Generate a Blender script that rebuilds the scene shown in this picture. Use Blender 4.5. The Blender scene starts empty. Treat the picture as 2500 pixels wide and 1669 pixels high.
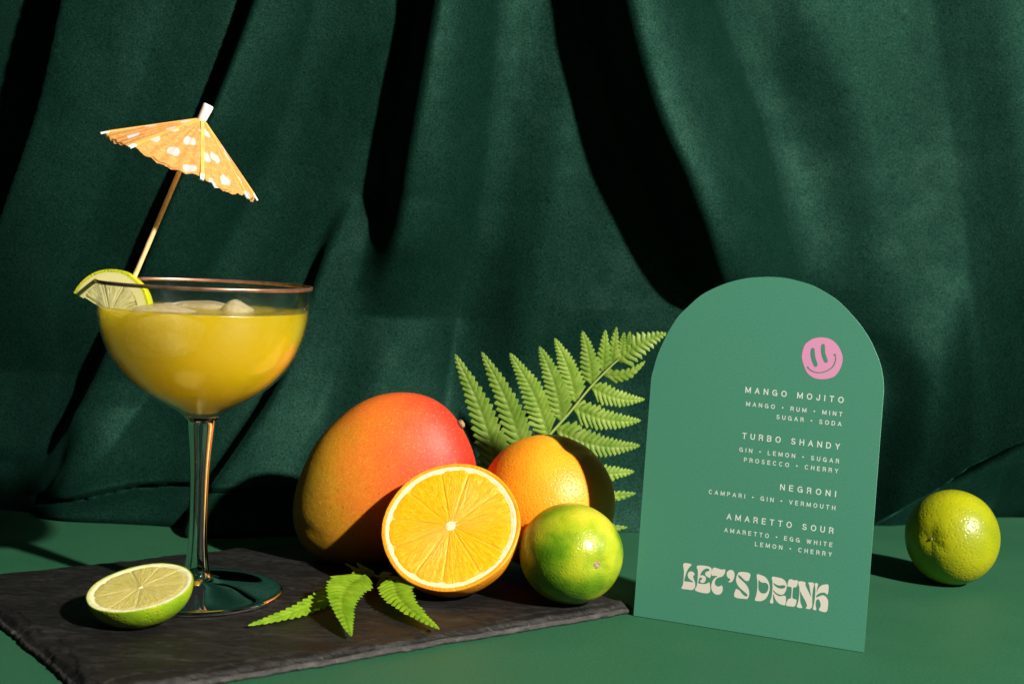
import bpy, bmesh, math, random
from mathutils import Vector, Matrix, noise
random.seed(7)
S = bpy.context.scene
COL = S.collection
R = math.radians

# ------------------------------------------------------------------ camera
F_PX = 3322.41
PITCH, ROLL, CAM_H = 0.07624, 0.04742, 0.20213
_f = Vector((0, math.cos(PITCH), -math.sin(PITCH)))
_u = Vector((0, math.sin(PITCH), math.cos(PITCH)))
_r = Vector((1, 0, 0))
CR = _r * math.cos(ROLL) + _u * math.sin(ROLL)      # picture right, in the world
CU = -_r * math.sin(ROLL) + _u * math.cos(ROLL)     # picture up
CF = _f
CP = Vector((0, 0, CAM_H))
cam = bpy.data.cameras.new('camera')
camo = bpy.data.objects.new('camera', cam)
COL.objects.link(camo)
camo.matrix_world = Matrix(((CR.x, CU.x, -CF.x, CP.x), (CR.y, CU.y, -CF.y, CP.y), (CR.z, CU.z, -CF.z, CP.z), (0, 0, 0, 1)))
cam.sensor_width = 36.0
cam.lens = F_PX / 2500 * 36
cam.clip_start = 0.01
cam.clip_end = 50
cam.dof.use_dof = True
cam.dof.focus_distance = 0.74
cam.dof.aperture_fstop = 13
S.camera = camo

# ------------------------------------------------------------------ world and lamps
w = bpy.data.worlds.new('World'); S.world = w; w.use_nodes = True
w.node_tree.nodes['Background'].inputs[0].default_value = (0.55, 0.6, 0.6, 1)
w.node_tree.nodes['Background'].inputs[1].default_value = 0.034

def area(name, loc, aim, size, power, color, size_y=None, shape='DISK'):
    l = bpy.data.lights.new(name, 'AREA'); l.shape = shape; l.size = size
    if size_y: l.size_y = size_y
    l.energy = power; l.color = color
    o = bpy.data.objects.new(name, l); COL.objects.link(o); o.location = loc
    o.rotation_euler = (Vector(aim) - Vector(loc)).to_track_quat('-Z', 'Y').to_euler()
    return o
TGT = Vector((0.0, 0.82, 0.08))
area('key_lamp', (1.21, -0.44, 1.10), TGT, 0.072, 97, (1, 0.92, 0.81))
area('window_lamp', (1.5, -0.35, 0.95), (0, 0.75, 0.1), 0.28, 2.2, (1, 0.95, 0.9), 0.9, 'RECTANGLE')
S.view_settings.view_transform = 'Standard'
S.view_settings.look = 'None'
S.view_settings.gamma = 1
S.view_settings.exposure = 0
cy = S.cycles
cy.max_bounces = 24; cy.transparent_max_bounces = 32; cy.volume_bounces = 20
cy.transmission_bounces = 12; cy.diffuse_bounces = 4; cy.glossy_bounces = 6
cy.caustics_reflective = False; cy.caustics_refractive = False
cy.sample_clamp_indirect = 6
cy.use_denoising = True

# ------------------------------------------------------------------ helpers
def at(px, py, Y):
    """the point at depth Y that the photograph shows at pixel (px, py) of 2500 x 1669"""
    d = CF + CR * ((px - 1250) / F_PX) - CU * ((py - 834.5) / F_PX)
    return CP + d * (Y / d.y)
def onz(px, py, z):
    d = CF + CR * ((px - 1250) / F_PX) - CU * ((py - 834.5) / F_PX)
    return CP + d * ((z - CP.z) / d.z)
def tag(o, label=None, cat=None, group=None, kind=None):
    if label: o['label'] = label
    if cat: o['category'] = cat
    if group: o['group'] = group
    if kind: o['kind'] = kind
    return o
def empty(name, loc, label, cat, group=None):
    o = bpy.data.objects.new(name, None); COL.objects.link(o); o.location = loc
    o.empty_display_size = 0.01
    return tag(o, label, cat, group)
def mesh(name, verts, faces, mat, parent=None, smooth=True, world=True):
    """verts are in world space unless world is False (then in the parent's space)"""
    me = bpy.data.meshes.new(name)
    if parent is not None and world:
        inv = parent.matrix_basis.inverted()
        verts = [inv @ Vector(v) for v in verts]
    me.from_pydata([tuple(v) for v in verts], [], faces)
    if mat: me.materials.append(mat)
    if smooth: me.polygons.foreach_set('use_smooth', [True] * len(me.polygons))
    me.update()
    o = bpy.data.objects.new(name, me); COL.objects.link(o)
    if parent is not None: o.parent = parent
    return o
def frame(loc, n, up=None):
    """matrix whose Z is n"""
    n = Vector(n).normalized()
    up = Vector(up) if up is not None else Vector((0, 0, 1))
    x = up.cross(n)
    if x.length < 1e-4: x = Vector((1, 0, 0))
    x.normalize(); y = n.cross(x)
    return Matrix(((x.x, y.x, n.x, loc[0]), (x.y, y.y, n.y, loc[1]), (x.z, y.z, n.z, loc[2]), (0, 0, 0, 1)))
def smoothstep(t):
    t = max(0.0, min(1.0, t)); return t * t * (3 - 2 * t)
def interp(xs, ys, x):
    if x <= xs[0]: return ys[0]
    for i in range(1, len(xs)):
        if x <= xs[i]:
            return ys[i-1] + (ys[i] - ys[i-1]) * (x - xs[i-1]) / (xs[i] - xs[i-1])
    return ys[-1]
def lathe(profile, n, name, mat, parent, close_top=False, close_bot=False):
    """profile of (r, z) turned round the parent's Z"""
    v, f = [], []
    for r_, z_ in profile:
        for i in range(n):
            a = 2 * math.pi * i / n
            v.append((r_ * math.cos(a), r_ * math.sin(a), z_))
    m = len(profile)
    for j in range(m - 1):
        for i in range(n):
            f.append((j*n+i, j*n+(i+1) % n, (j+1)*n+(i+1) % n, (j+1)*n+i))
    if close_bot: f.append(tuple(reversed(range(n))))
    if close_top: f.append(tuple(range((m-1)*n, m*n)))
    return mesh(name, v, f, mat, parent, world=False)
def spline(pts, sub=6, closed=False):
    """Catmull-Rom through points of any dimension"""
    n = len(pts); out = []
    P = [Vector(p) for p in pts]
    rng = range(n) if closed else range(n - 1)
    for i in rng:
        if closed: p0, p1, p2, p3 = P[(i-1) % n], P[i], P[(i+1) % n], P[(i+2) % n]
        else: p0, p1, p2, p3 = P[max(i-1, 0)], P[i], P[i+1], P[min(i+2, n-1)]
        for k in range(sub):
            t = k / sub
            out.append(0.5 * ((2*p1) + (p2-p0)*t + (2*p0-5*p1+4*p2-p3)*t*t + (3*p1-p0-3*p2+p3)*t*t*t))
    if not closed: out.append(P[-1].copy())
    return out
def tube(name, pts, rad, mat, parent, n=10, cap=True, sub=1, jitter=0):
    if sub > 1:
        q = spline([list(p) + [r_] for p, r_ in zip(pts, rad)], sub) if False else None
    v, f = [], []
    P = [Vector(p) for p in pts]
    for i, p in enumerate(P):
        d = (P[min(i+1, len(P)-1)] - P[max(i-1, 0)]).normalized()
        a = d.orthogonal().normalized() if i == 0 else (a - d * a.dot(d)).normalized()
        b = d.cross(a)
        for k in range(n):
            t = 2 * math.pi * k / n
            rr = rad[i] * (1 + (random.uniform(-jitter, jitter) if jitter else 0))
            v.append(p + (a * math.cos(t) + b * math.sin(t)) * rr)
    for i in range(len(P) - 1):
        for k in range(n):
            f.append((i*n+k, i*n+(k+1) % n, (i+1)*n+(k+1) % n, (i+1)*n+k))
    if cap:
        f.append(tuple(reversed(range(n)))); f.append(tuple(range((len(P)-1)*n, len(P)*n)))
    return mesh(name, v, f, mat, parent)

# ------------------------------------------------------------------ material helpers
class MT:
    def __init__(s, name):
        s.m = bpy.data.materials.new(name); s.m.use_nodes = True
        s.t = s.m.node_tree; s.n = s.t.nodes; s.l = s.t.links
        s.b = s.n['Principled BSDF']; s.out = s.n['Material Output']
    def set(s, **k):
        names = dict(col='Base Color', rough='Roughness', spec='Specular IOR Level', metal='Metallic', ior='IOR',
                     sss='Subsurface Weight', sssr='Subsurface Radius', ssss='Subsurface Scale', sheen='Sheen Weight',
                     sheenr='Sheen Roughness', sheent='Sheen Tint', trans='Transmission Weight', coat='Coat Weight', coatr='Coat Roughness')
        for a, v in k.items():
            if a in ('col', 'sheent') and len(v) == 3: v = (*v, 1)
            s.b.inputs[names[a]].default_value = v
        return s
    def node(s, typ, **k):
        n = s.n.new(typ)
        for a, v in k.items():
            if isinstance(a, str) and a.startswith('i_'): n.inputs[a[2:].replace('_', ' ')].default_value = v
            else: setattr(n, a, v)
        return n
    def coord(s, kind='Object'):
        if not hasattr(s, '_tc'): s._tc = s.node('ShaderNodeTexCoord')
        return s._tc.outputs[kind]
    def noise(s, scale, detail=4, rough=.55, vec=None, dist=0):
        n = s.node('ShaderNodeTexNoise'); n.inputs['Scale'].default_value = scale
        n.inputs['Detail'].default_value = detail; n.inputs['Roughness'].default_value = rough
        n.inputs['Distortion'].default_value = dist
        s.l.new(vec if vec is not None else s.coord(), n.inputs['Vector'])
        return n.outputs['Fac']
    def voronoi(s, scale, vec=None, feature='F1', rnd=1):
        n = s.node('ShaderNodeTexVoronoi'); n.inputs['Scale'].default_value = scale; n.feature = feature
        n.inputs['Randomness'].default_value = rnd
        s.l.new(vec if vec is not None else s.coord(), n.inputs['Vector'])
        return n.outputs['Distance']
    def ramp(s, fac, stops, interp='LINEAR'):
        n = s.node('ShaderNodeValToRGB'); n.color_ramp.interpolation = interp
        e = n.color_ramp.elements
        while len(e) < len(stops): e.new(0.5)
        for el, (p, c) in zip(e, stops):
            el.position = p; el.color = (*c, 1) if len(c) == 3 else c
        s.l.new(fac, n.inputs[0]); return n.outputs['Color']
    def val(s, fac, a, b, c=0.0, d=1.0):
        n = s.node('ShaderNodeMapRange')
        for i, v in zip(('From Min', 'From Max', 'To Min', 'To Max'), (a, b, c, d)): n.inputs[i].default_value = v
        s.l.new(fac, n.inputs['Value']); return n.outputs[0]
    def math(s, op, a, b=None):
        n = s.node('ShaderNodeMath', operation=op)
        for i, x in enumerate((a, b)):
            if x is None: continue
            if isinstance(x, (int, float)): n.inputs[i].default_value = x
            else: s.l.new(x, n.inputs[i])
        return n.outputs[0]
    def mix(s, fac, a, b, mode='MIX'):
        n = s.node('ShaderNodeMix', data_type='RGBA', blend_type=mode)
        for i, x in ((0, fac), (6, a), (7, b)):
            if isinstance(x, (int, float)): n.inputs[i].default_value = x
            elif isinstance(x, tuple): n.inputs[i].default_value = (*x, 1) if len(x) == 3 else x
            else: s.l.new(x, n.inputs[i])
        return n.outputs[2]
    def bump(s, h, dist, strength=1.0, prev=None):
        n = s.node('ShaderNodeBump'); n.inputs['Strength'].default_value = strength
        n.inputs['Distance'].default_value = dist
        s.l.new(h, n.inputs['Height'])
        if prev is not None: s.l.new(prev, n.inputs['Normal'])
        return n.outputs[0]
    def to(s, sock, name): s.l.new(sock, s.b.inputs[name]); return s
    def sep(s, vec=None):
        n = s.node('ShaderNodeSeparateXYZ'); s.l.new(vec if vec is not None else s.coord(), n.inputs[0]); return n.outputs
    def comb(s, x, y, z=0.0):
        n = s.node('ShaderNodeCombineXYZ')
        for i, v in enumerate((x, y, z)):
            if isinstance(v, (int, float)): n.inputs[i].default_value = v
            else: s.l.new(v, n.inputs[i])
        return n.outputs[0]

# ------------------------------------------------------------------ materials
def m_velvet():
    t = MT('green velvet').set(rough=.9, spec=0, sheen=.25, sheenr=.35, sheent=(.08, .36, .26))
    n1 = t.noise(9, 5, .6, dist=.4); n2 = t.noise(45, 6, .7); n3 = t.noise(950, 3, .65)
    f = t.math('ADD', t.math('MULTIPLY', n1, .55), t.math('MULTIPLY', n2, .45))
    grain = t.ramp(n3, [(.3, (.16, .16, .16)), (.7, (.92, .92, .92))])
    c = t.ramp(f, [(.34, (.0020, .0112, .0079)), (.5, (.0024, .0132, .0094)), (.66, (.0031, .0158, .0113))])
    t.to(t.mix(.9, c, grain, 'OVERLAY'), 'Base Color')
    b = t.bump(n3, .0004, .5); b = t.bump(n2, .0016, .22, b); t.to(b, 'Normal')
    # the pile: a broad green sheen that follows the folds
    gl = t.node('ShaderNodeBsdfGlossy'); gl.inputs['Roughness'].default_value = .52
    g = t.ramp(f, [(.34, (.0020, .0066, .0047)), (.5, (.0028, .0088, .0063)), (.66, (.0056, .0143, .0106))])
    t.l.new(t.mix(.9, g, grain, 'OVERLAY'), gl.inputs[0]); t.l.new(b, gl.inputs['Normal'])
    ad = t.node('ShaderNodeAddShader'); t.l.new(t.b.outputs[0], ad.inputs[0]); t.l.new(gl.outputs[0], ad.inputs[1])
    t.l.new(ad.outputs[0], t.out.inputs[0]); return t.m
def m_table():
    t = MT('green paper').set(rough=.62, spec=.32)
    n1 = t.noise(3, 4, .6); n2 = t.noise(700, 3, .6)
    c = t.mix(.5, t.ramp(n1, [(.3, (.015, .088, .042)), (.7, (.020, .105, .051))]), t.ramp(n2, [(.3, (.3, .3, .3)), (.7, (.7, .7, .7))]), 'OVERLAY')
    sp = t.voronoi(170); c = t.mix(t.val(sp, .015, .05, .35, 0), c, (.10, .20, .13))
    fb = t.ramp(t.noise(60, 8, .8, None, 2.5), [(.64, (0, 0, 0)), (.72, (1, 1, 1))]); c = t.mix(t.math('MULTIPLY', fb, .22), c, (.05, .15, .09))
    t.to(t.val(t.noise(12, 4), .3, .7, .52, .72), 'Roughness')
    t.to(c, 'Base Color'); t.to(t.bump(n2, .00015, .5), 'Normal'); return t.m
def m_slate():
    t = MT('black slate').set(rough=.5, spec=.33)
    mp = t.node('ShaderNodeMapping'); mp.inputs['Scale'].default_value = (1, 2.6, 1); mp.inputs['Rotation'].default_value = (0, 0, .9)
    t.l.new(t.coord(), mp.inputs[0]); v = mp.outputs[0]
    n1 = t.noise(14, 8, .65, v, .6); n2 = t.noise(90, 8, .7, v, .8); n3 = t.noise(1500, 2, .6)
    f = t.math('ADD', t.math('MULTIPLY', n1, .45), t.math('MULTIPLY', n2, .55))
    c = t.ramp(f, [(.3, (.0052, .005, .0048)), (.5, (.0125, .0120, .0115)), (.64, (.040, .038, .036))])
    scr = t.ramp(t.noise(55, 9, .82, v, 1.6), [(.61, (0, 0, 0)), (.69, (1, 1, 1))])
    c = t.mix(t.math('MULTIPLY', scr, .75), c, (.17, .165, .155))
    c = t.mix(t.ramp(n3, [(.70, (0, 0, 0)), (.76, (.5, .5, .5))]), c, (.10, .095, .085))
    c = t.mix(.28, c, (.004, .004, .004)); t.to(c, 'Base Color'); t.to(t.val(n2, .3, .7, .36, .58), 'Roughness')
    b = t.bump(n2, .0018, .75); b = t.bump(n1, .004, .3, b); b = t.bump(n3, .0002, .5, b); t.to(b, 'Normal'); return t.m
def m_slate_edge():
    t = MT('broken slate').set(rough=.62, spec=.4)
    n1 = t.noise(120, 8, .7, None, .6); n2 = t.noise(500, 6, .7)
    c = t.ramp(n1, [(.3, (.018, .018, .018)), (.55, (.045, .043, .042)), (.75, (.10, .095, .09))])
    t.to(c, 'Base Color'); b = t.bump(n1, .0022, .8); b = t.bump(n2, .0005, .7, b); t.to(b, 'Normal'); return t.m
def thin_glass(name, tint=(1, 1, 1), rough=.02, f0=.045, bumpy=0, pw=4.2):
    t = MT(name); t.n.remove(t.b)
    lw = t.node('ShaderNodeLayerWeight'); lw.inputs[0].default_value = .5
    p = t.math('POWER', lw.outputs['Facing'], pw)
    fac = t.math('ADD', t.math('MULTIPLY', p, .8), f0)
    tr = t.node('ShaderNodeBsdfTransparent'); tr.inputs[0].default_value = (*tint, 1)
    gl = t.node('ShaderNodeBsdfAnisotropic') if False else t.node('ShaderNodeBsdfGlossy'); gl.inputs['Roughness'].default_value = rough
    gl.inputs[0].default_value = (1, 1, 1, 1)
    if bumpy:
        b = t.bump(t.noise(420, 4, .6), bumpy, .6); t.l.new(b, gl.inputs['Normal'])
    mx = t.node('ShaderNodeMixShader'); t.l.new(fac, mx.inputs[0]); t.l.new(tr.outputs[0], mx.inputs[1]); t.l.new(gl.outputs[0], mx.inputs[2])
    t.l.new(mx.outputs[0], t.out.inputs['Surface']); return t
def m_drink():
    t = thin_glass('yellow cocktail', (1, 1, 1), .12, .03, .0006)
    v = t.node('ShaderNodeVolumePrincipled')
    v.inputs['Color'].default_value = (.9998, .856, .012, 1); v.inputs['Density'].default_value = 60
    v.inputs['Anisotropy'].default_value = .0
    t.l.new(v.outputs[0], t.out.inputs['Volume']); return t.m
def m_glass():
    t = MT('clear glass').set(col=(1, 1, 1), rough=.0, ior=1.48, trans=1.0); return t.m
def m_simple(name, col, rough=.5, **k):
    return MT(name).set(col=col, rough=rough, **k).m
def m_copper():
    t = MT('rose gold rim').set(metal=.85, rough=.33, col=(.60, .30, .20))
    t.to(t.ramp(t.noise(160, 3), [(.3, (.42, .19, .12)), (.7, (.68, .38, .27))]), 'Base Color'); return t.m
def m_peel(name, stops, scale, pore, sssc, mot=28, rough=.34, spec=.5, big=.0006):
    t = MT(name).set(rough=rough, spec=spec, sss=.22, sssr=sssc, ssss=.004)
    n1 = t.noise(mot, 3, .5); c = t.ramp(n1, stops)
    vd = t.voronoi(scale); pr = t.val(vd, 0, .42, 0, 1)
    c = t.mix(t.val(vd, .0, .3, .22, 0), c, (c_ := stops[0][1]))
    t.to(c, 'Base Color')
    b = t.bump(pr, pore, .8); b = t.bump(t.noise(scale * .3, 4, .6), big, .6, b); t.to(b, 'Normal'); return t
def m_pulp(name, stops, sssc, rough=.16, edge=None):
    t = MT(name).set(rough=rough, spec=.55, sss=.45, sssr=sssc, ssss=.006)
    x, y, z = t.sep()
    ang = t.math('ARCTAN2', y, x)
    r_ = t.math('SQRT', t.math('ADD', t.math('MULTIPLY', x, x), t.math('MULTIPLY', y, y)))
    v = t.comb(t.math('MULTIPLY', ang, 9.0), t.math('MULTIPLY', r_, 130.0), 0.0)
    n1 = t.noise(1.6, 3, .6, v, .3); n2 = t.noise(4.5, 4, .7, v, .8)
    t.to(t.ramp(t.math('ADD', t.math('MULTIPLY', n1, .6), t.math('MULTIPLY', n2, .4)), stops), 'Base Color')
    b = t.bump(n1, .0011, .55); b = t.bump(n2, .0007, .55, b); t.to(b, 'Normal'); return t.m
def m_paper(name, col, var=.12, trans=.35, rough=.75):
    t = MT(name).set(rough=rough, spec=.2)
    n = t.noise(500, 5, .7); c = t.ramp(n, [(.3, tuple(x*(1-var) for x in col)), (.7, tuple(min(1, x*(1+var)) for x in col))])
    return t, c, n
def leafm(name, c0, c1, c2):
    t = MT(name).set(rough=.5, spec=.35)
    c = t.ramp(t.noise(120, 5, .65), [(.3, c0), (.5, c1), (.7, c2)])
    oi = t.node('ShaderNodeObjectInfo'); c = t.mix(t.math('MULTIPLY', oi.outputs['Random'], .55), c, tuple(x * .62 for x in c0))
    t.to(c, 'Base Color'); bp = t.bump(t.noise(1400, 3), .0001, .6); t.to(bp, 'Normal')
    tl = t.node('ShaderNodeBsdfTranslucent'); t.l.new(c, tl.inputs[0])
    mx = t.node('ShaderNodeMixShader'); mx.inputs[0].default_value = .25
    t.l.new(t.b.outputs[0], mx.inputs[1]); t.l.new(tl.outputs[0], mx.inputs[2]); t.l.new(mx.outputs[0], t.out.inputs[0]); return t.m

# ------------------------------------------------------------------ table and curtain
tbl = mesh('tabletop', [(-.9, .15, 0), (.9, .15, 0), (.9, 1.35, 0), (-.9, 1.35, 0), (-.9, .15, -.02), (.9, .15, -.02), (.9, 1.35, -.02), (-.9, 1.35, -.02)],
           [(0, 1, 2, 3), (7, 6, 5, 4), (0, 4, 5, 1), (1, 5, 6, 2), (2, 6, 7, 3), (3, 7, 4, 0)], m_table(), smooth=False)
tag(tbl, 'matt green paper covered tabletop under all the objects', kind='structure')

YB = 0.95
def wpts(pts):
    """(px, py, drop) -> lists sorted by Z: z, x, drop, on the curtain's mean plane"""
    o = []
    for px, py, h in [tuple(q) for q in spline([(a, b, c) for a, b, c in pts], 5)]:
        h = max(h, 0)
        p = at(px, py, YB - h); o.append((p.z, p.x, h))
    o.sort(); return [a[0] for a in o], [a[1] for a in o], [a[2] for a in o]
RIDGES = [  # crest line, width of the slope to its left, width of the slope to its right
    (wpts([(170, -90, .045), (149, 0, .045), (90, 270, .045), (0, 530, .04), (-80, 760, .02), (-110, 900, .0)]), .012, .11),
    (wpts([(668, -90, .027), (639, 0, .027), (548, 245, .027), (468, 420, .026), (367, 655, .023), (300, 800, .022), (262, 880, .020), (200, 1010, .018), (140, 1130, .006), (110, 1200, 0)]), .011, .07),
    (wpts([(870, 480, 0), (830, 560, .008), (795, 640, .014), (745, 780, .018), (692, 935, .020), (617, 1063, .024), (530, 1200, .028), (505, 1260, .028)]), .010, .07),
    (wpts([(1085, -90, .042), (1078, 0, .042), (1045, 186, .042), (1003, 415, .040), (985, 560, .031), (962, 670, .016), (935, 770, 0)]), .026, .055),
    (wpts([(1226, -90, .016), (1213, 0, .016), (1171, 452, .016), (1117, 745, .016), (1090, 960, .013), (1080, 1150, .0)]), .016, -.055),
    (wpts([(1540, -90, .058), (1552, 0, .058), (1590, 150, .057), (1640, 300, .058), (1700, 430, .058), (1750, 560, .054), (1785, 670, .042), (1810, 760, .016), (1820, 830, 0)]), .036, .07),
    (wpts([(1750, -90, .020), (1770, 0, .022), (1860, 200, .024), (1915, 370, .026), (1940, 500, .026), (1970, 680, .024), (2010, 860, .016), (2050, 1000, .0)]), .022, -.085),
    (wpts([(785, -90, .016), (771, 0, .016), (708, 223, .018), (612, 452, .020), (532, 612, .020), (440, 820, .016), (330, 1020, .010), (260, 1150, 0)]), .020, -.070),
    (wpts([(960, 600, .0), (880, 760, .006), (820, 900, .008), (760, 1050, .008), (700, 1200, .004)]), .03, -.04),
    (wpts([(460, -90, .005), (430, 0, .005), (330, 300, .007), (230, 560, .006), (150, 760, .003)]), .03, -.05),
    (wpts([(2300, -90, .004), (2330, 0, .004), (2380, 300, .006), (2420, 600, .006), (2440, 900, .003)]), .03, -.06),
    (wpts([(1480, 760, .0), (1400, 860, .005), (1340, 960, .006), (1270, 1100, .004)]), .025, -.04),
    (wpts([(2160, 820, 0), (2210, 930, .007), (2200, 1080, .010), (2160, 1220, .010)]), .03, -.03),
    (wpts([(240, 980, 0), (226, 1060, .008), (200, 1140, .010), (150, 1220, .012)]), .014, .05),
]
HEM = [at(a, b, 1).copy() for a, b in ()]
hemx = [-.9, -.45, -.33, -.27, -.21, -.12, -.03, .06, .15, .215, .26, .38, .6, .9]
hemy = [.93, .925, .915, .905, .893, .895, .912, .935, .96, .965, .99, 1.06, 1.10, 1.12]
upx = [-.9, -.4, -.2, .0, .2, .4, .9]
upy = [.96, .955, .945, .955, .98, 1.0, 1.0]
def nz(x, z, s, o=0): return noise.noise(Vector((x * s + o, z * s * .6, o * 1.7)))
SWAG = [(.27, .0, 0), (.313, .0356, .028), (.331, .0557, .042), (.368, .0827, .066), (.3956, .1031, .082), (.45, .145, .10), (.7, .35, .12)]  # lower-right fold: x, z, drop
def curtain_y(x, z):
    b = interp(hemx, hemy, x); u = interp(upx, upy, x)
    k = math.exp(-z / .045)
    y = b * k + u * (1 - k)
    d = 0
    for (zs, xs, hs), wl, wr in RIDGES:
        h = interp(zs, hs, z)
        if h <= 0: continue
        xc = interp(zs, xs, z)
        if z > zs[-1]: xc += (xs[-1] - xs[-2]) / (zs[-1] - zs[-2]) * (z - zs[-1])
        t = x - xc
        if wr < 0:      # a groove: the lit slope ends at the line, the far side climbs back slowly
            g = -math.exp(t / wl) if t < 0 else -(1 - smoothstep(t / -wr))
        elif t >= 0: g = math.exp(-(t / wr) ** 2)
        else: g = 1 - smoothstep(-t / wl)
        d += h * g
    # lower right swag
    h = interp([s[0] for s in SWAG], [s[2] for s in SWAG], x)
    if h > 0:
        zc = interp([s[0] for s in SWAG], [s[1] for s in SWAG], x)
        t = z - zc
        d += h * (math.exp(-(t / .09) ** 2) if t >= 0 else 1 - smoothstep(-t / .009))
    # rolled hem on the left
    hr = smoothstep((x + .34) / .05) * smoothstep((-.04 - x) / .08)
    if hr > 0:
        top = .019 + .006 * smoothstep((x + .30) / .12) - .010 * smoothstep((-.24 - x) / .07)
        if z < top:
            q = z / top
            d += hr * (.010 * math.sqrt(max(0, 1 - (2 * q - 1) ** 2)) )
        else:
            d += hr * .013 * smoothstep((z - top) / .006) * math.exp(-(z - top) / .05)
    d += .009 * noise.noise(Vector((x * 10 + z * 2.5, z * 3.2, 2.2))) + .0008 * noise.noise(Vector((x * 38, z * 9, 3.1))) + .0002 * nz(x, z, 90, 7.7)
    d += .012 * nz(x, z, 4.5, 9.2) * smoothstep((x - .2) / .15)
    return y - d
XS = [-.72 + .0026 * i for i in range(int(1.5 / .0026))]
ZS = [.0022 * i + .0003 for i in range(int(.62 / .0022))]
vv = [(x, curtain_y(x, z), z) for z in ZS for x in XS]
nx = len(XS)
ff = [(j*nx+i, j*nx+i+1, (j+1)*nx+i+1, (j+1)*nx+i) for j in range(len(ZS)-1) for i in range(nx-1)]
cur = mesh('velvet_curtain', vv, ff, m_velvet())
tag(cur, 'dark green velvet curtain hanging in deep folds behind the table', 'curtain')

# ------------------------------------------------------------------ slate board
SA, SX, SY, SW, SL, ST = 0.64702, -0.16678, 0.55348, 0.21088, 0.3035, 0.006
def slate():
    d1 = Vector((math.cos(SA), math.sin(SA), 0)); d2 = Vector((-math.sin(SA), math.cos(SA), 0))
    O = Vector((SX, SY, 0))
    n1, n2 = 300, 210
    us = [SL * i / n1 for i in range(n1 + 1)]; vs = [SW * j / n2 for j in range(n2 + 1)]
    # squeeze rows towards the rims so the chips are fine there
    def warp(t): return t - .045 * math.sin(2 * math.pi * t) * 1.0
    us = [SL * (warp(i / n1)) for i in range(n1 + 1)]; vs = [SW * (warp(j / n2)) for j in range(n2 + 1)]
    def edge(s, k):   # inward shift of the rim, in metres
        return .0011 * noise.noise(Vector((s * 60, k * 9.1, 0))) + .0007 * noise.noise(Vector((s * 220, k * 5.3, 2))) + .0015 * noise.noise(Vector((s * 14, k * 3.3, 5)))
    def P(u, v):
        fu, fv = u / SL, v / SW
        e = edge(u, 1) * (1 - fv) ** 8 - edge(u, 2) * fv ** 8
        g = edge(v, 3) * (1 - fu) ** 8 - edge(v, 4) * fu ** 8
        # one corner is knocked off
        c = max(0, .006 - ((SL - u) + v * 1.2))
        q = max(0, .010 - (u + (SW - v)))
        q2 = max(0, .006 - (u + v))
        return O + d1 * (u + g - c * .5 + q * .5 + q2 * .5) + d2 * (v + e + c * .45 - q * .5 + q2 * .5)
    def top(u, v):
        d = min(u, SL - u, v, SW - v)
        s = u if d in (v, SW - v) else v
        k = 1 if d == v else 2 if d == SW - v else 3 if d == u else 4
        w1 = .0032 + .0030 * noise.noise(Vector((s * 45, k * 7, 1)))+ .0015 * noise.noise(Vector((s * 160, k * 7, 1)))
        w2 = .008 + .010 * noise.noise(Vector((s * 22, k * 4, 8))) + .002 * noise.noise(Vector((s * 120, k, 3)))
        z = ST
        if d < w2: z -= .0007 * smoothstep((w2 - d) / .0012)
        if d < w1: z -= .0022 * smoothstep((w1 - d) / max(w1, .0012)) + .0006 * abs(noise.noise(Vector((u * 300, v * 300, 4))))
        z += .00025 * noise.noise(Vector((u * 25, v * 25, 0))) + .00010 * noise.noise(Vector((u * 90, v * 60, 3)))
        return z
    v, f = [], []
    for b in vs:
        for a in us:
            p = P(a, b); p.z = top(a, b); v.append(p)
    m = len(us)
    for j in range(len(vs)-1):
        for i in range(m-1): f.append((j*m+i, j*m+i+1, (j+1)*m+i+1, (j+1)*m+i))
    rim = [i for i in range(m)] + [j*m + m-1 for j in range(1, len(vs))] + [(len(vs)-1)*m + i for i in range(m-2, -1, -1)] + [j*m for j in range(len(vs)-2, 0, -1)]
    cx = O + d1 * SL / 2 + d2 * SW / 2
    base = rim; nr = len(rim); ntop = len(f)
    for lv in range(1, 5):
        idx = []
        for i in base_ if lv > 1 else rim:
            pass
        for k, r0 in enumerate(rim):
            p = v[r0].copy(); z0 = p.z; z = z0 * (1 - lv / 4)
            o = (p - cx); o.z = 0; o.normalize()
            w_ = (.0010 * math.sin(math.pi * lv / 4) + .0009 * (lv / 4)) + .0009 * noise.noise(Vector((p.x * 260, p.y * 260, lv * 3.0)))
            if lv == 4: w_ -= .0004
            q = p + o * w_; q.z = max(z, .0002); v.append(q); idx.append(len(v)-1)
        for k in range(nr):
            f.append((base[k], idx[k], idx[(k+1) % nr], base[(k+1) % nr]))
        base = idx; base_ = idx
    f.append(tuple(reversed(base)))
    o = mesh('slate_board', v, f, m_slate())
    o.data.materials.append(m_slate_edge())
    for i, pl in enumerate(o.data.polygons):
        if i >= ntop: pl.material_index = 1
    tag(o, 'rectangular black slate board with chipped edges under the glass and fruit', 'slate board')
slate()

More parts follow.
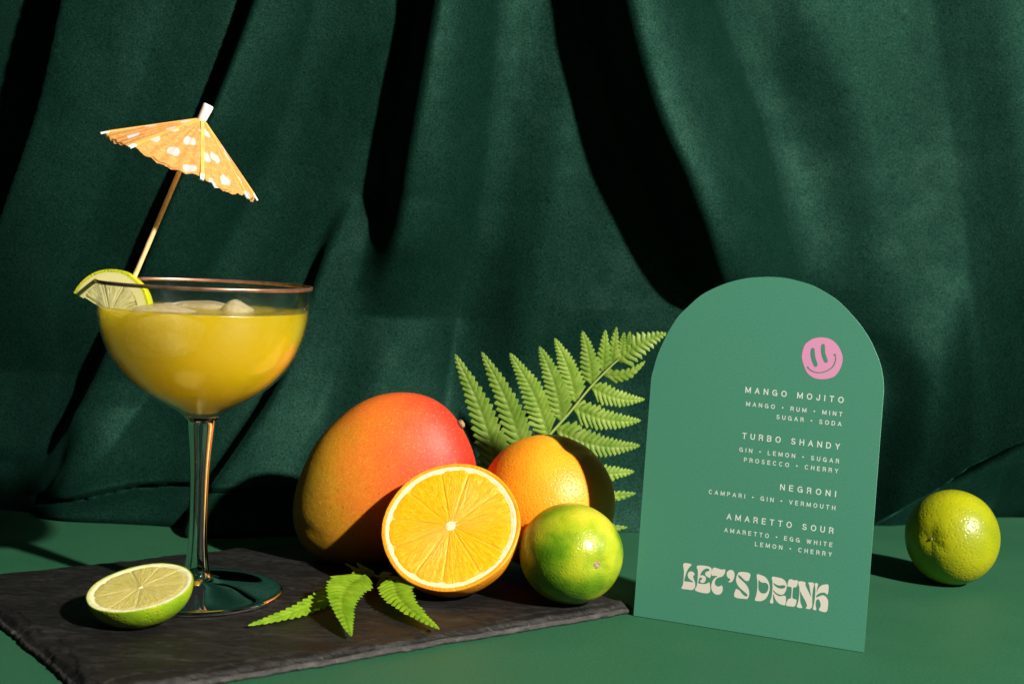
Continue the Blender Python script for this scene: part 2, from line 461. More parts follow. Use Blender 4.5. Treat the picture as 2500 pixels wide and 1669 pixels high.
# ------------------------------------------------------------------ coupe glass
GX, GY, GZ = -.16123, .70975, .0063
glass = empty('coupe_glass', (GX, GY, GZ), 'stemmed coupe glass with a copper rim, full of yellow cocktail, on the slate', 'cocktail glass')
z0 = -.0063  # profile heights below were measured from the table
outer = [(.0553, .1705), (.0551, .166), (.0545, .159), (.0538, .152), (.0517, .143), (.0475, .1327), (.0412, .1238), (.0326, .1156), (.0219, .1088), (.0142, .1045), (.0098, .1015)]
osm = [(p.x, p.y + z0) for p in spline([(a, b) for a, b in outer], 6)]
inner = []
for i, (r_, z_) in enumerate(osm):
    a = Vector(osm[max(i-1, 0)]); b = Vector(osm[min(i+1, len(osm)-1)]); d = (b - a).normalized()
    n = Vector((d.y, -d.x)) * 1.0
    th = .0009 + .0012 * smoothstep((i / len(osm) - .7) / .3)
    inner.append((max(r_ - abs(n.x) * th if True else r_, .0005), z_ + abs(n.y) * th * 1.0))
inner = [p for p in inner if p[0] > .0075]
bowl_prof = list(reversed(inner + [(.003, inner[-1][1] - .0006), (.0002, inner[-1][1] - .0008)]))
lip = [(inner[0][0] + .0002, inner[0][1] + .0004), (osm[0][0] - .0002, osm[0][1] + .0004)]
TG = thin_glass('bowl glass', (.985, .99, .985), .10, .04, .0003).m
TG2 = thin_glass('bowl glass inside', (.985, .99, .985), .03, .02).m
lathe(bowl_prof + lip + osm, 128, 'bowl', TG, glass)
lathe([(.0551, .1694 + z0), (.05535, .1694 + z0), (.0555, .1705 + z0), (.0555, .1712 + z0), (.0546, .1713 + z0), (.0542, .1708 + z0), (.0541, .1696 + z0), (.0545, .1694 + z0)], 128, 'rim_band', m_copper(), glass)
G = m_glass()
stem_prof = [(.0098, .1015), (.0082, .0995), (.0074, .0975), (.0070, .094), (.0062, .086), (.0055, .078), (.0050, .068), (.0048, .055), (.0048, .042), (.0051, .033), (.0057, .026), (.0063, .0215), (.0066, .0195)]
sp = [(p.x, p.y + z0) for p in spline(stem_prof, 5)]
lathe([(.0002, .1012 + z0), (.006, .1010 + z0)] + sp, 96, 'stem', G, glass)
foot_prof = [(.0066, .0195), (.0069, .0178), (.0082, .0158), (.0115, .0140), (.017, .0124), (.026, .0108), (.036, .0094), (.0420, .0090), (.0440, .0092), (.0452, .0086), (.0455, .0077), (.0450, .0067), (.0438, .0063)]
fp = [(p.x, p.y + z0) for p in spline(foot_prof, 5)]
lathe(fp + [(.041, .0066 + z0), (.030, .0080 + z0), (.020, .0092 + z0), (.012, .0105 + z0), (.005, .0115 + z0), (.0002, .0117 + z0)], 128, 'foot', G, glass)

# the drink fills the bowl just inside its inner wall
LV = .1575 + z0
liq_in = [(r_ - .00012, z_ + .00006) for r_, z_ in inner if z_ < LV]
rl = interp([p[1] for p in reversed(inner)], [p[0] for p in reversed(inner)], LV)
botz = liq_in[-1][1]
prof = [(.0003, botz - .0003), (.004, botz - .0001)] + list(reversed(liq_in)) + [(rl - .0001, LV + .0007), (rl - .0006, LV + .00015), (rl - .0018, LV), (rl * .6, LV), (rl * .3, LV), (.0003, LV)]
drink_e = bpy.data.objects.new('tmp', None); drink_e.location = (GX, GY, GZ)
drink = lathe(prof, 128, 'yellow_cocktail', m_drink(), None)
drink.location = (GX, GY, GZ)
bm = bmesh.new(); bm.from_mesh(drink.data); bmesh.ops.holes_fill(bm, edges=bm.edges[:]); bmesh.ops.recalc_face_normals(bm, faces=bm.faces[:]); bm.to_mesh(drink.data); bm.free()
tag(drink, 'cloudy yellow cocktail filling the bowl of the coupe glass', 'drink')
bpy.data.objects.remove(drink_e)

def droplets():
    rnd = random.Random(3); v, f = [], []
    zs = [p[1] for p in reversed(inner)]; rs = [p[0] for p in reversed(inner)]
    zo = [p[1] for p in reversed(osm)]; ro = [p[0] for p in reversed(osm)]
    for k in range(900):
        if k < 420:      # beads inside, just above the drink
            a = R(rnd.uniform(-95, 60)); z = LV + .0012 + abs(rnd.gauss(0, .0022)); r_ = interp(zs, rs, z); sgn = -1; s = rnd.uniform(.00010, .00028)
        else:            # cold mist outside, low on the bowl
            a = R(rnd.uniform(-190, 20)); z = rnd.uniform(.100, LV - .002) ; r_ = interp(zo, ro, z); sgn = 1; s = rnd.uniform(.00010, .00026)
        c = Vector((r_ * math.cos(a), r_ * math.sin(a), z)); n = Vector((math.cos(a), math.sin(a), -.25 if sgn > 0 else 0)).normalized() * sgn
        t1 = n.orthogonal().normalized(); t2 = n.cross(t1); b0 = len(v)
        for q, h in ((1, 0), (.75, .5), (0, .8)):
            for i in range(6 if q else 1):
                t = i * math.pi / 3; v.append(c + (t1 * math.cos(t) + t2 * math.sin(t)) * (s * q) + n * (s * h))
        for i in range(6):
            j = (i + 1) % 6; f.append((b0+i, b0+j, b0+6+j, b0+6+i)); f.append((b0+6+i, b0+6+j, b0+12))
    o = mesh('condensation', v, f, thin_glass('water beads', (1, 1, .97), .12, .16).m, glass, world=False)
    tag(o, kind='stuff')
droplets()
def ice(loc, dims, rot, label, seed, col=(.90, .86, .60)):
    bm = bmesh.new(); bmesh.ops.create_cube(bm, size=1)
    bmesh.ops.subdivide_edges(bm, edges=bm.edges[:], cuts=9, use_grid_fill=True)
    for v in bm.verts:
        c = v.co * 2; k = 3.2
        L = (abs(c.x) ** k + abs(c.y) ** k + abs(c.z) ** k) ** (1 / k)
        c = c / L; nn = noise.noise(c * 1.3 + Vector((seed, 0, 0))) * .10
        c *= 1 + nn
        v.co = Vector((c.x * dims[0], c.y * dims[1], c.z * dims[2])) * .5
    t = MT('cloudy ice').set(col=col, rough=.5, spec=.3)
    tr = t.node('ShaderNodeBsdfTransparent'); tl = t.node('ShaderNodeBsdfTranslucent'); tl.inputs[0].default_value = (*col, 1)
    gl = t.node('ShaderNodeBsdfGlossy'); gl.inputs['Roughness'].default_value = .07
    bp = t.bump(t.noise(260, 4), .0009, .7); t.l.new(bp, gl.inputs['Normal']); t.l.new(bp, t.b.inputs['Normal'])
    cr = t.ramp(t.noise(90, 5, .7, None, 1.2), [(.35, (.28, .28, .28)), (.7, (.66, .66, .66))])
    m1 = t.node('ShaderNodeMixShader'); m1.inputs[0].default_value = .5; t.l.new(t.b.outputs[0], m1.inputs[1]); t.l.new(tl.outputs[0], m1.inputs[2])
    m2 = t.node('ShaderNodeMixShader'); t.l.new(cr, m2.inputs[0]); t.l.new(m1.outputs[0], m2.inputs[1]); t.l.new(tr.outputs[0], m2.inputs[2])
    lw = t.node('ShaderNodeLayerWeight'); lw.inputs[0].default_value = .5
    m3 = t.node('ShaderNodeMixShader'); t.l.new(t.math('ADD', t.math('MULTIPLY', t.math('POWER', lw.outputs['Facing'], 4), .5), .03), m3.inputs[0])
    t.l.new(m2.outputs[0], m3.inputs[1]); t.l.new(gl.outputs[0], m3.inputs[2]); t.l.new(m3.outputs[0], t.out.inputs[0])
    o = mesh('ice_cube', [v.co.copy() for v in bm.verts], [[x.index for x in f.verts] for f in bm.faces], t.m, None)
    bm.free()
    o.location = loc; o.rotation_euler = rot
    return tag(o, label, 'ice cube', 'ice cubes in the cocktail')
ice((GX - .0145, GY - .0245, .1468), (.037, .031, .027), (.04, .03, -.49), 'large pale ice cube floating at the left of the cocktail, beside the lime wedge', 1)
ice((GX + .0145, GY + .006, .1468), (.024, .026, .026), (.6, .5, .5), 'smaller ice cube poking up as a rounded bump right of centre in the cocktail', 4.2)
ice((GX - .008, GY + .024, .1470), (.040, .026, .026), (.03, -.04, -.2), 'flat ice cube floating at the back of the cocktail, behind the large one', 8.2)

# ------------------------------------------------------------------ citrus
def citrus_mesh(name, parent, R3, mat, dimple=.06, dw=.35, bumpy=.01, flat=0):
    n1, n2 = 96, 64; v, f = [], []
    for j in range(n2 + 1):
        a = math.pi * j / n2
        for i in range(n1):
            t = 2 * math.pi * i / n1
            d = Vector((math.sin(a) * math.cos(t), math.sin(a) * math.sin(t), math.cos(a)))
            k = 1 + bumpy * noise.noise(d * 1.6 + Vector((R3[0] * 900, 0, 0)))
            k -= dimple * math.exp(-(a / dw) ** 2) - flat * math.exp(-(a / (dw * 2)) ** 2)
            if a < 1.0 and dimple > .03: k += .004 * math.cos(5 * t + 2 * math.sin(t)) * math.exp(-((a - .3) / .2) ** 2)
            v.append((d.x * R3[0] * k, d.y * R3[1] * k, d.z * R3[2] * k))
    for j in range(n2):
        for i in range(n1):
            a_, b_, c_, d_ = j*n1+i, j*n1+(i+1) % n1, (j+1)*n1+(i+1) % n1, (j+1)*n1+i
            f.append((a_, d_, c_, b_))
    o = mesh(name, v, f, mat, parent, world=False)
    bm = bmesh.new(); bm.from_mesh(o.data); bmesh.ops.remove_doubles(bm, verts=bm.verts[:], dist=1e-6); bm.to_mesh(o.data); bm.free()
    return o
def tocam(p): return (CP - Vector(p)).normalized()
def scar(parent, z, r_, mat, name='stem_scar'):
    v, f = [], []; rings = 6; n = 20
    for j in range(rings + 1):
        q = j / rings
        for i in range(n):
            t = 2 * math.pi * i / n
            rr = r_ * q * (1 + .12 * noise.noise(Vector((math.cos(t) * 2, math.sin(t) * 2, 3))))
            h = .0005 * (1 - q ** 3) + .00035 * noise.noise(Vector((math.cos(t) * q * 5, math.sin(t) * q * 5, 1)))
            v.append((rr * math.cos(t), rr * math.sin(t), z + h))
    for j in range(rings):
        for i in range(n): f.append((j*n+i, (j+1)*n+i, (j+1)*n+(i+1) % n, j*n+(i+1) % n))
    return mesh(name, v, f, mat, parent, world=False)
scarm = MT('dry stem').set(rough=.85)
scarm.to(scarm.ramp(scarm.noise(900, 4), [(.35, (.12, .075, .03)), (.65, (.42, .34, .18))]), 'Base Color'); scarm = scarm.m

# whole lime beside the card's foot
def whole(name, c, R3, n, mat, label, cat, group=None, scar_r=.0022, scar_z=.93, dimple=.06, dw=.3, up=None, sm=None, flat=0, part='peel'):
    e = empty(name, c, label, cat, group)
    e.matrix_world = frame(c, n, up); e.matrix_basis = frame(c, n, up)
    citrus_mesh(part, e, R3, mat, dimple, dw, flat=flat)
    scar(e, R3[2] * scar_z, scar_r, sm or scarm)
    return e
limeA = m_peel('lime peel', [(.30, (.05, .15, .004)), (.42, (.13, .26, .006)), (.54, (.33, .40, .012)), (.70, (.56, .50, .035))], 620, .00018, (.5, 1, .1), 33, .30, .45)
cL = Vector((.0373, .728, .0060 + .0278))
cL = at(1394, 1350, .728)
nL = (tocam(cL) * .86 + CR * .47 - CU * .21).normalized()
whole('lime', cL, (.0280, .0270, .0288), nL, limeA.m, 'glossy lime with green and yellow patches at the right end of the slate', 'lime', 'whole limes', .0023, .955, .045, .16)
limeB = m_peel('yellow lime peel', [(.30, (.17, .22, .003)), (.5, (.29, .32, .004)), (.7, (.42, .40, .006))], 420, .00025, (.6, 1, .1), 20, .36, .45)
cR = at(2324.7, 1310.5, .838)
nR = (tocam(cR) * .83 - CR * .545 - CU * .05).normalized()
whole('lime', cR, (.0286, .0294, .0280), nR, limeB.m, 'yellowish green lime alone on the green tabletop right of the card', 'lime', 'whole limes', .0009, .94, .065, .26, sm=scarm)
# whole orange
orP = m_peel('orange peel', [(.3, (.86, .29, .010)), (.5, (.93, .37, .016)), (.7, (.97, .45, .03))], 560, .00026, (1, .35, .05), 18, .42, .42, .0006)
cO = at(1336, 1225, .795)
nO = (tocam(cO) * .36 + CR * .36 + CU * .86).normalized()
drk = m_simple('dark calyx', (.03, .018, .008), .8)
eO = whole('orange', cO, (.0402, .0402, .0398), nO, orP.m, 'whole orange behind the lime, half in the shadow of the card', 'orange', None, .0028, .90, .085, .22, sm=drk)

def halfcitrus(name, c, n, Rr, depth, up, mats, nseg, label, cat, rind_t, pith_in, core, phase=0, wob=.01, rot=0, asp=1.0):
    rindm, pithm, pulpm = mats
    M = frame(c, n, up) @ Matrix.Rotation(rot, 4, 'Z')
    e = empty(name, c, label, cat); e.matrix_basis = M; 
    N = 160
    def rad(t): return Rr * (1 + wob * noise.noise(Vector((math.cos(t) * 1.4, math.sin(t) * 1.4, Rr * 500))) )
    v, f = [], []
    # rind: outer half shell, then over the cut lip
    rows = []
    K = 36
    for j in range(K + 1):
        a = (math.pi / 2) * j / K           # 0 at the pole, 90 at the lip
        rows.append((math.sin(a), -math.cos(a) * depth))
    rows += [(.998, .00018), (.990, .0003), (1 - rind_t * .6, .00032), (1 - rind_t, .00012)]
    for q, z_ in rows:
        for i in range(N):
            t = 2 * math.pi * i / N
            r_ = rad(t) * q
            fine = (.0001 if q < .995 else .00006) * noise.noise(Vector((math.cos(t) * 30, math.sin(t) * 30, q * 20)))
            v.append((r_ * math.cos(t), asp * r_ * math.sin(t), z_ + fine))
    for j in range(len(rows)-1):
        for i in range(N): f.append((j*N+i, (j)*N+(i+1) % N, (j+1)*N+(i+1) % N, (j+1)*N+i))
    mesh('rind', v, f, rindm, e, world=False)
    # pith: disc under the segments with a raised ring
    v, f = [], []; rr = [0.0, core, core * 1.3, pith_in * .9, pith_in * 1.005, pith_in * 1.03, (pith_in + 1 - rind_t) / 2, 1 - rind_t + .001]
    rr[5] = min(rr[5], (pith_in * 1.005 + 1 - rind_t) / 2 - .008)
    zz = [.0003, .0003, -.00012, -.00012, -.0001, .0002, .00028, .0001]
    for q, z_ in zip(rr, zz):
        for i in range(N):
            t = 2 * math.pi * i / N
            qq = q
            v.append((rad(t) * qq * math.cos(t), asp * rad(t) * qq * math.sin(t), z_ + .00012 * noise.noise(Vector((math.cos(t) * 25 * q, math.sin(t) * 25 * q, 1)))))
    for j in range(len(rr)-1):
        for i in range(N): f.append((j*N+i, (j+1)*N+i, (j+1)*N+(i+1) % N, j*N+(i+1) % N))
    mesh('pith', v, f, pithm, e, world=False)
    # segments
    cuts = [phase + 2 * math.pi * (k + random.uniform(-.14, .14)) / nseg for k in range(nseg)]
    for k in range(nseg):
        t0, t1 = cuts[k], cuts[(k+1) % nseg] + (2 * math.pi if k == nseg - 1 else 0)
        nu, nv_ = 22, 16; v, f = [], []
        jit = random.uniform(-.012, .012)
        for a in range(nu + 1):
            s = a / nu
            for b in range(nv_ + 1):
                q = b / nv_
                cc = core * (.72 + .8 * noise.noise(Vector((k * 3.3, s * 2, 1)))); r_ = cc + (pith_in + jit - cc) * q ** .85
                # rounded outer corners, thin wall between neighbours
                wall = .00008 / max(r_ * Rr, .002)
                tt = t0 + wall + (t1 - t0 - 2 * wall) * s
                rc = r_ - (.05 * (2 * s - 1) ** 6 + .012 * noise.noise(Vector((tt * 7, k, 2)))) * smoothstep((q - .6) / .4)
                ed = min(s, 1 - s) * 2 * (t1 - t0) / 2 * r_ * Rr
                z_ = -.0001 + .0003 * min(1, (ed / .0009)) ** .5 * min(1, (1 - q) * 14) ** .5 * min(1, q * 8 + .2)
                z_ += .00016 * noise.noise(Vector((tt * 14, r_ * 5, k)))
                v.append((rad(tt) * rc * math.cos(tt), asp * rad(tt) * rc * math.sin(tt), z_))
        for a in range(nu):
            for b in range(nv_): f.append((a*(nv_+1)+b, a*(nv_+1)+b+1, (a+1)*(nv_+1)+b+1, (a+1)*(nv_+1)+b))
        mesh('segment', v, f, pulpm, e, world=False)
    return e
pithO = MT('orange pith').set(rough=.6, sss=.4, sssr=(1, .7, .3), ssss=.004)
_x, _y, _z = pithO.sep(); _r2 = pithO.math('SQRT', pithO.math('ADD', pithO.math('MULTIPLY', _x, _x), pithO.math('MULTIPLY', _y, _y)))
_g = pithO.math('MULTIPLY', pithO.val(_r2, .0033, .0052), pithO.val(_r2, .0338, .0331))
pithO.to(pithO.mix(_g, pithO.ramp(pithO.noise(350, 4), [(.3, (.90, .66, .26)), (.65, (.95, .84, .55))]), (.98, .53, .05)), 'Base Color'); pithO.to(pithO.bump(pithO.noise(500, 4), .0004, .6), 'Normal')
pulpO = m_pulp('orange pulp', [(.3, (.90, .36, .004)), (.5, (.97, .45, .007)), (.7, (1.0, .56, .04))], (1, .5, .05))
cH = at(1100, 1283, .7335)
vH = tocam(cH)
nH = (vH * math.cos(R(30)) + (CU * .94 - CR * .35) * math.sin(R(30))).normalized()
halfcitrus('orange_half', cH, nH, .0383, .0375, CU, (m_peel('orange rind', [(.3, (.80, .25, .008)), (.5, (.88, .33, .012)), (.7, (.92, .42, .02))], 620, .0003, (1, .35, .05), 30, .36, .5).m, pithO.m, pulpO), 11,
           'cut orange half with its face to the front, leaning on the mango', 'orange half', .055, .888, .058, phase=.2, wob=.02)
pithL = MT('lime pith').set(rough=.6, sss=.3, sssr=(1, 1, .5), ssss=.003)
_x, _y, _z = pithL.sep(); _r2 = pithL.math('SQRT', pithL.math('ADD', pithL.math('MULTIPLY', _x, _x), pithL.math('MULTIPLY', _y, _y)))
_g = pithL.val(_r2, .0222, .0214)
pithL.to(pithL.mix(_g, pithL.ramp(pithL.noise(300, 4), [(.3, (.66, .66, .26)), (.65, (.84, .84, .55))]), (.72, .70, .30)), 'Base Color')
pulpL = m_pulp('lime pulp', [(.3, (.52, .46, .09)), (.5, (.62, .55, .15)), (.7, (.74, .66, .28))], (.8, 1, .2), .2)
cl = at(343, 1433, .655)
vl = tocam(cl)
e1 = (CR * .985 + CU * .174).normalized()                # long axis in the picture
e2 = (-CR * .174 + CU * .985).normalized()
nl = (vl * .315 + e2 * .949).normalized()
halfcitrus('lime_half', cl, nl, .0259, .0178, e2, (m_peel('lime rind', [(.3, (.13, .27, .006)), (.5, (.24, .38, .01)), (.7, (.48, .44, .02))], 520, .0003, (.5, 1, .1), 40, .33, .5).m, pithL.m, pulpL), 9,
           'small cut lime half lying face up on the slate, left of the glass foot', 'lime half', .022, .87, .04, phase=.4, wob=.035)

# lime wedge hung on the rim: half a wheel, 5 mm thick
def wheel_half():
    c = at(272, 763, .697)
    n = (tocam(c) * .90 - CR * .42 + CU * .06).normalized()
    x = (CR * math.cos(R(27)) - CU * math.sin(R(27))); x = (x - n * x.dot(n)).normalized(); y = n.cross(x)
    M = Matrix(((x.x, y.x, n.x, c.x), (x.y, y.y, n.y, c.y), (x.z, y.z, n.z, c.z), (0, 0, 0, 1)))
    e = empty('lime_wedge', c, 'half wheel slice of lime hooked over the copper rim of the glass', 'lime slice'); e.matrix_basis = M
    Rw, T = .0222, .0056
    def ring(name, q0, q1, mat, n_=60, bulge=0.0, t0=0, t1=math.pi, dz=0):
        v, f = [], []
        prof = [(q0, T/2 + dz), (q1, T/2 + dz), (q1 + bulge, T*.25), (q1 + bulge, -T*.25), (q1, -T/2 - dz), (q0, -T/2 - dz)]
        for i in range(n_ + 1):
            t = t0 + (t1 - t0) * i / n_
            for q, z_ in prof:
                r_ = Rw * q * (1 + .02 * noise.noise(Vector((math.cos(t) * 2, math.sin(t) * 2, 4))))
                v.append((r_ * math.cos(t), r_ * math.sin(t), z_))
        m = len(prof)
        for i in range(n_):
            for k in range(m): f.append((i*m+k, i*m+(k+1) % m, (i+1)*m+(k+1) % m, (i+1)*m+k))
        f.append(tuple(reversed(range(m)))); f.append(tuple(range(n_*m, n_*m+m)))
        return mesh(name, v, f, mat, e, world=False, smooth=False)
    ring('rind', .935, 1.0, limeW, bulge=.01)
    ring('pith', .72, .934, pithL.m, dz=.00005)
    segs = [.06, .78, 1.55, 2.30, 3.08]
    for k in range(4):
        a0, a1 = segs[k] + .025, segs[k+1] - .025
        nu, nv_ = 18, 12; v, f = [], []
        for side in (1, -1):
            for a in range(nu + 1):
                s = a / nu; t = a0 + (a1 - a0) * s
                for b in range(nv_ + 1):
                    q = b / nv_
                    r_ = .05 + (.785 - .03 * (2*s-1)**6 - .05) * q
                    ed = min(s, 1-s, ) * (a1-a0) * r_ * Rw
                    z_ = T/2 * (.72 + .28 * min(1, ed / .0012) ** .5 * min(1, (1-q) * 9) ** .5)
                    z_ += .0002 * noise.noise(Vector((t * 12, r_ * 5, k)))
                    v.append((Rw * r_ * math.cos(t), Rw * r_ * math.sin(t), side * z_))
        off = (nu+1)*(nv_+1)
        for a in range(nu):
            for b in range(nv_):
                A = a*(nv_+1)+b
                f.append((A, A+1, A+nv_+2, A+nv_+1)); f.append((off+A, off+A+nv_+1, off+A+nv_+2, off+A+1))
        for a in range(nu):
            A = a*(nv_+1)+nv_; f.append((A, off+A, off+A+nv_+1, A+nv_+1))
            A = a*(nv_+1); f.append((A, A+nv_+1, off+A+nv_+1, off+A))
        for b in range(nv_):
            A = b; f.append((A, off+A, off+A+1, A+1)); A = nu*(nv_+1)+b; f.append((A, A+1, off+A+1, off+A))
        mesh('segment', v, f, pulpW, e, world=False)
    # thin walls between the segments
    v, f = [], []
    for t in segs:
        d = Vector((math.cos(t), math.sin(t), 0)); q = Vector((-d.y, d.x, 0)) * .0003; b0 = len(v)
        for r_ in (.0008, Rw * .8):
            for s1, s2 in ((1, 1), (1, -1), (-1, -1), (-1, 1)): v.append(d * r_ + q * s1 + Vector((0, 0, s2 * T * .47)))
        f += [(b0, b0+1, b0+5, b0+4), (b0+1, b0+2, b0+6, b0+5), (b0+2, b0+3, b0+7, b0+6), (b0+3, b0, b0+4, b0+7), (b0, b0+3, b0+2, b0+1), (b0+4, b0+5, b0+6, b0+7)]
    mesh('membrane', v, f, pithL.m, e, world=False, smooth=False)
limeW = m_peel('wedge rind', [(.3, (.30, .40, .01)), (.5, (.50, .56, .015)), (.7, (.70, .60, .03))], 500, .0003, (.6, 1, .1), 40, .3, .5).m
pulpW = m_pulp('wedge pulp', [(.3, (.48, .46, .14)), (.5, (.68, .64, .28)), (.7, (.86, .82, .46))], (1, 1, .5), .1)
wheel_half()

# ------------------------------------------------------------------ mango
def mango():
    c4 = [(90,860),(93,960),(120,1040),(160,1110),(220,1165),(320,1205),(420,1222),(540,1222),(680,1205),(850,1165),(1020,1090),(1160,980),(1250,850),(1290,720),(1303,640),(1300,555),(1265,460),(1220,360),(1150,245),(1050,155),(930,105),(800,92),(650,110),(520,165),(400,255),(260,400),(170,565),(110,720)]
    Y = .8
    c = at(680 + 690 * .3746, 920 + 690 * .3746, Y); vd = tocam(c); k = (c - CP).dot(CF) / F_PX * .3746
    x = CR; y = CU; n = x.cross(y)
    pol = []
    for a, b in c4:
        dx, dy = (a - 690) * k, -(b - 690) * k; pol.append((math.atan2(dy, dx), math.hypot(dx, dy)))
    pol.sort(); ts = [p[0] for p in pol]; rs = [p[1] for p in pol]
    ts = [ts[-1] - 2*math.pi] + ts + [ts[0] + 2*math.pi]; rs = [rs[-1]] + rs + [rs[0]]
    M_ = 144; samp = [interp(ts, rs, -math.pi + 2*math.pi*i/M_) for i in range(M_)]
    H = 9; A = [sum(s * math.cos(h * (-math.pi + 2*math.pi*i/M_)) for i, s in enumerate(samp)) * (2 if h else 1) / M_ for h in range(H)]
    B = [sum(s * math.sin(h * (-math.pi + 2*math.pi*i/M_)) for i, s in enumerate(samp)) * 2 / M_ for h in range(H)]
    e = empty('mango', c, 'large green, yellow and red mango lying on the slate behind the orange half', 'mango')
    bm = bmesh.new(); bmesh.ops.create_uvsphere(bm, u_segments=160, v_segments=96, radius=1)
    vs = []
    D = .0315
    for v in bm.verts:
        d = v.co; ca = math.hypot(d.x, d.y); th = math.atan2(d.y, d.x)
        r_ = 0
        for h in range(H):
            w_ = 1 if h in (0, 2) else ca ** (1 if h == 1 else h)
            r_ += w_ * (A[h] * math.cos(h*th) + B[h] * math.sin(h*th))
        r_ *= .985
        p = c + x * (r_ * d.x) + y * (r_ * d.y) + n * (D * math.copysign(abs(d.z) ** .86, d.z))
        # crease near the beak
        u_ = (r_ * d.x / k + 690, -r_ * d.y / k + 690)
        if d.z > 0:
            ax, ay, bx, by = 100, 925, 330, 1035
            tt = max(0, min(1, ((u_[0]-ax)*(bx-ax) + (u_[1]-ay)*(by-ay)) / ((bx-ax)**2 + (by-ay)**2)))
            ds = math.hypot(u_[0] - ax - tt*(bx-ax), u_[1] - ay - tt*(by-ay) + 14 * math.sin(tt*3.14))
            p -= n * .0007 * math.exp(-(ds / 34) ** 2) * (1 - tt ** 3)
        vs.append(p)
    t = MT('mango skin').set(rough=.5, spec=.3, sss=.3, sssr=(1, .3, .1), ssss=.006)
    X, Y_, Z = t.sep()
    # along the fruit: local x runs left to right in the picture
    nn = t.noise(16, 6, .7)
    g = t.math('ADD', t.math('ADD', t.math('MULTIPLY', X, 8.2), t.math('MULTIPLY', Z, 1.8)), t.math('MULTIPLY', t.math('SUBTRACT', nn, .5), .42))
    c0 = t.ramp(t.val(g, -.45, .52), [(0, (.20, .135, .008)), (.10, (.34, .20, .010)), (.24, (.52, .24, .012)), (.40, (.66, .18, .016)), (.58, (.68, .125, .020)), (.78, (.62, .055, .022)), (1, (.42, .014, .012))])
    fr = t.ramp(t.noise(800, 4, .7), [(.35, (.38, .38, .38)), (.65, (.62, .62, .62))]); c1 = t.mix(.7, c0, fr, 'OVERLAY')
    vd_ = t.voronoi(430)
    c1 = t.mix(t.val(vd_, .0, .22, .55, 0), c1, (.80, .46, .12))
    vr = t.voronoi(150); c1 = t.mix(t.val(vr, .02, .10, .8, 0), c1, (.16, .04, .012))
    v3 = t.voronoi(48); c1 = t.mix(t.val(v3, .015, .03, .85, 0), c1, (.03, .012, .006))
    t.to(c1, 'Base Color'); b = t.bump(t.noise(380, 4, .6), .0004, .45); b = t.bump(t.noise(45, 2), .002, .25, b); t.to(b, 'Normal')
    mesh('skin', vs, [[q.index for q in f.verts] for f in bm.faces], t.m, e); bm.free()
    # stalk stub
    s0 = at(680 + 1190 * .3746, 920 + 285 * .3746, Y); s1 = at(680 + 1222 * .3746, 920 + 318 * .3746, Y)
    s0 = at(1120, 1018, Y); s1 = at(1139, 1046, Y)
    v, f = [], []
    dd = (s1 - s0)
    out = (CR * .85 + CU * .5).normalized()
    tube('stalk_scar', [s0 - out * .002 + dd * .5, s0 + dd * .5, s0 + dd * .5 + out * .0008], [.0026, .0024, .0012], scarm, e, 14, jitter=.2)
mango()

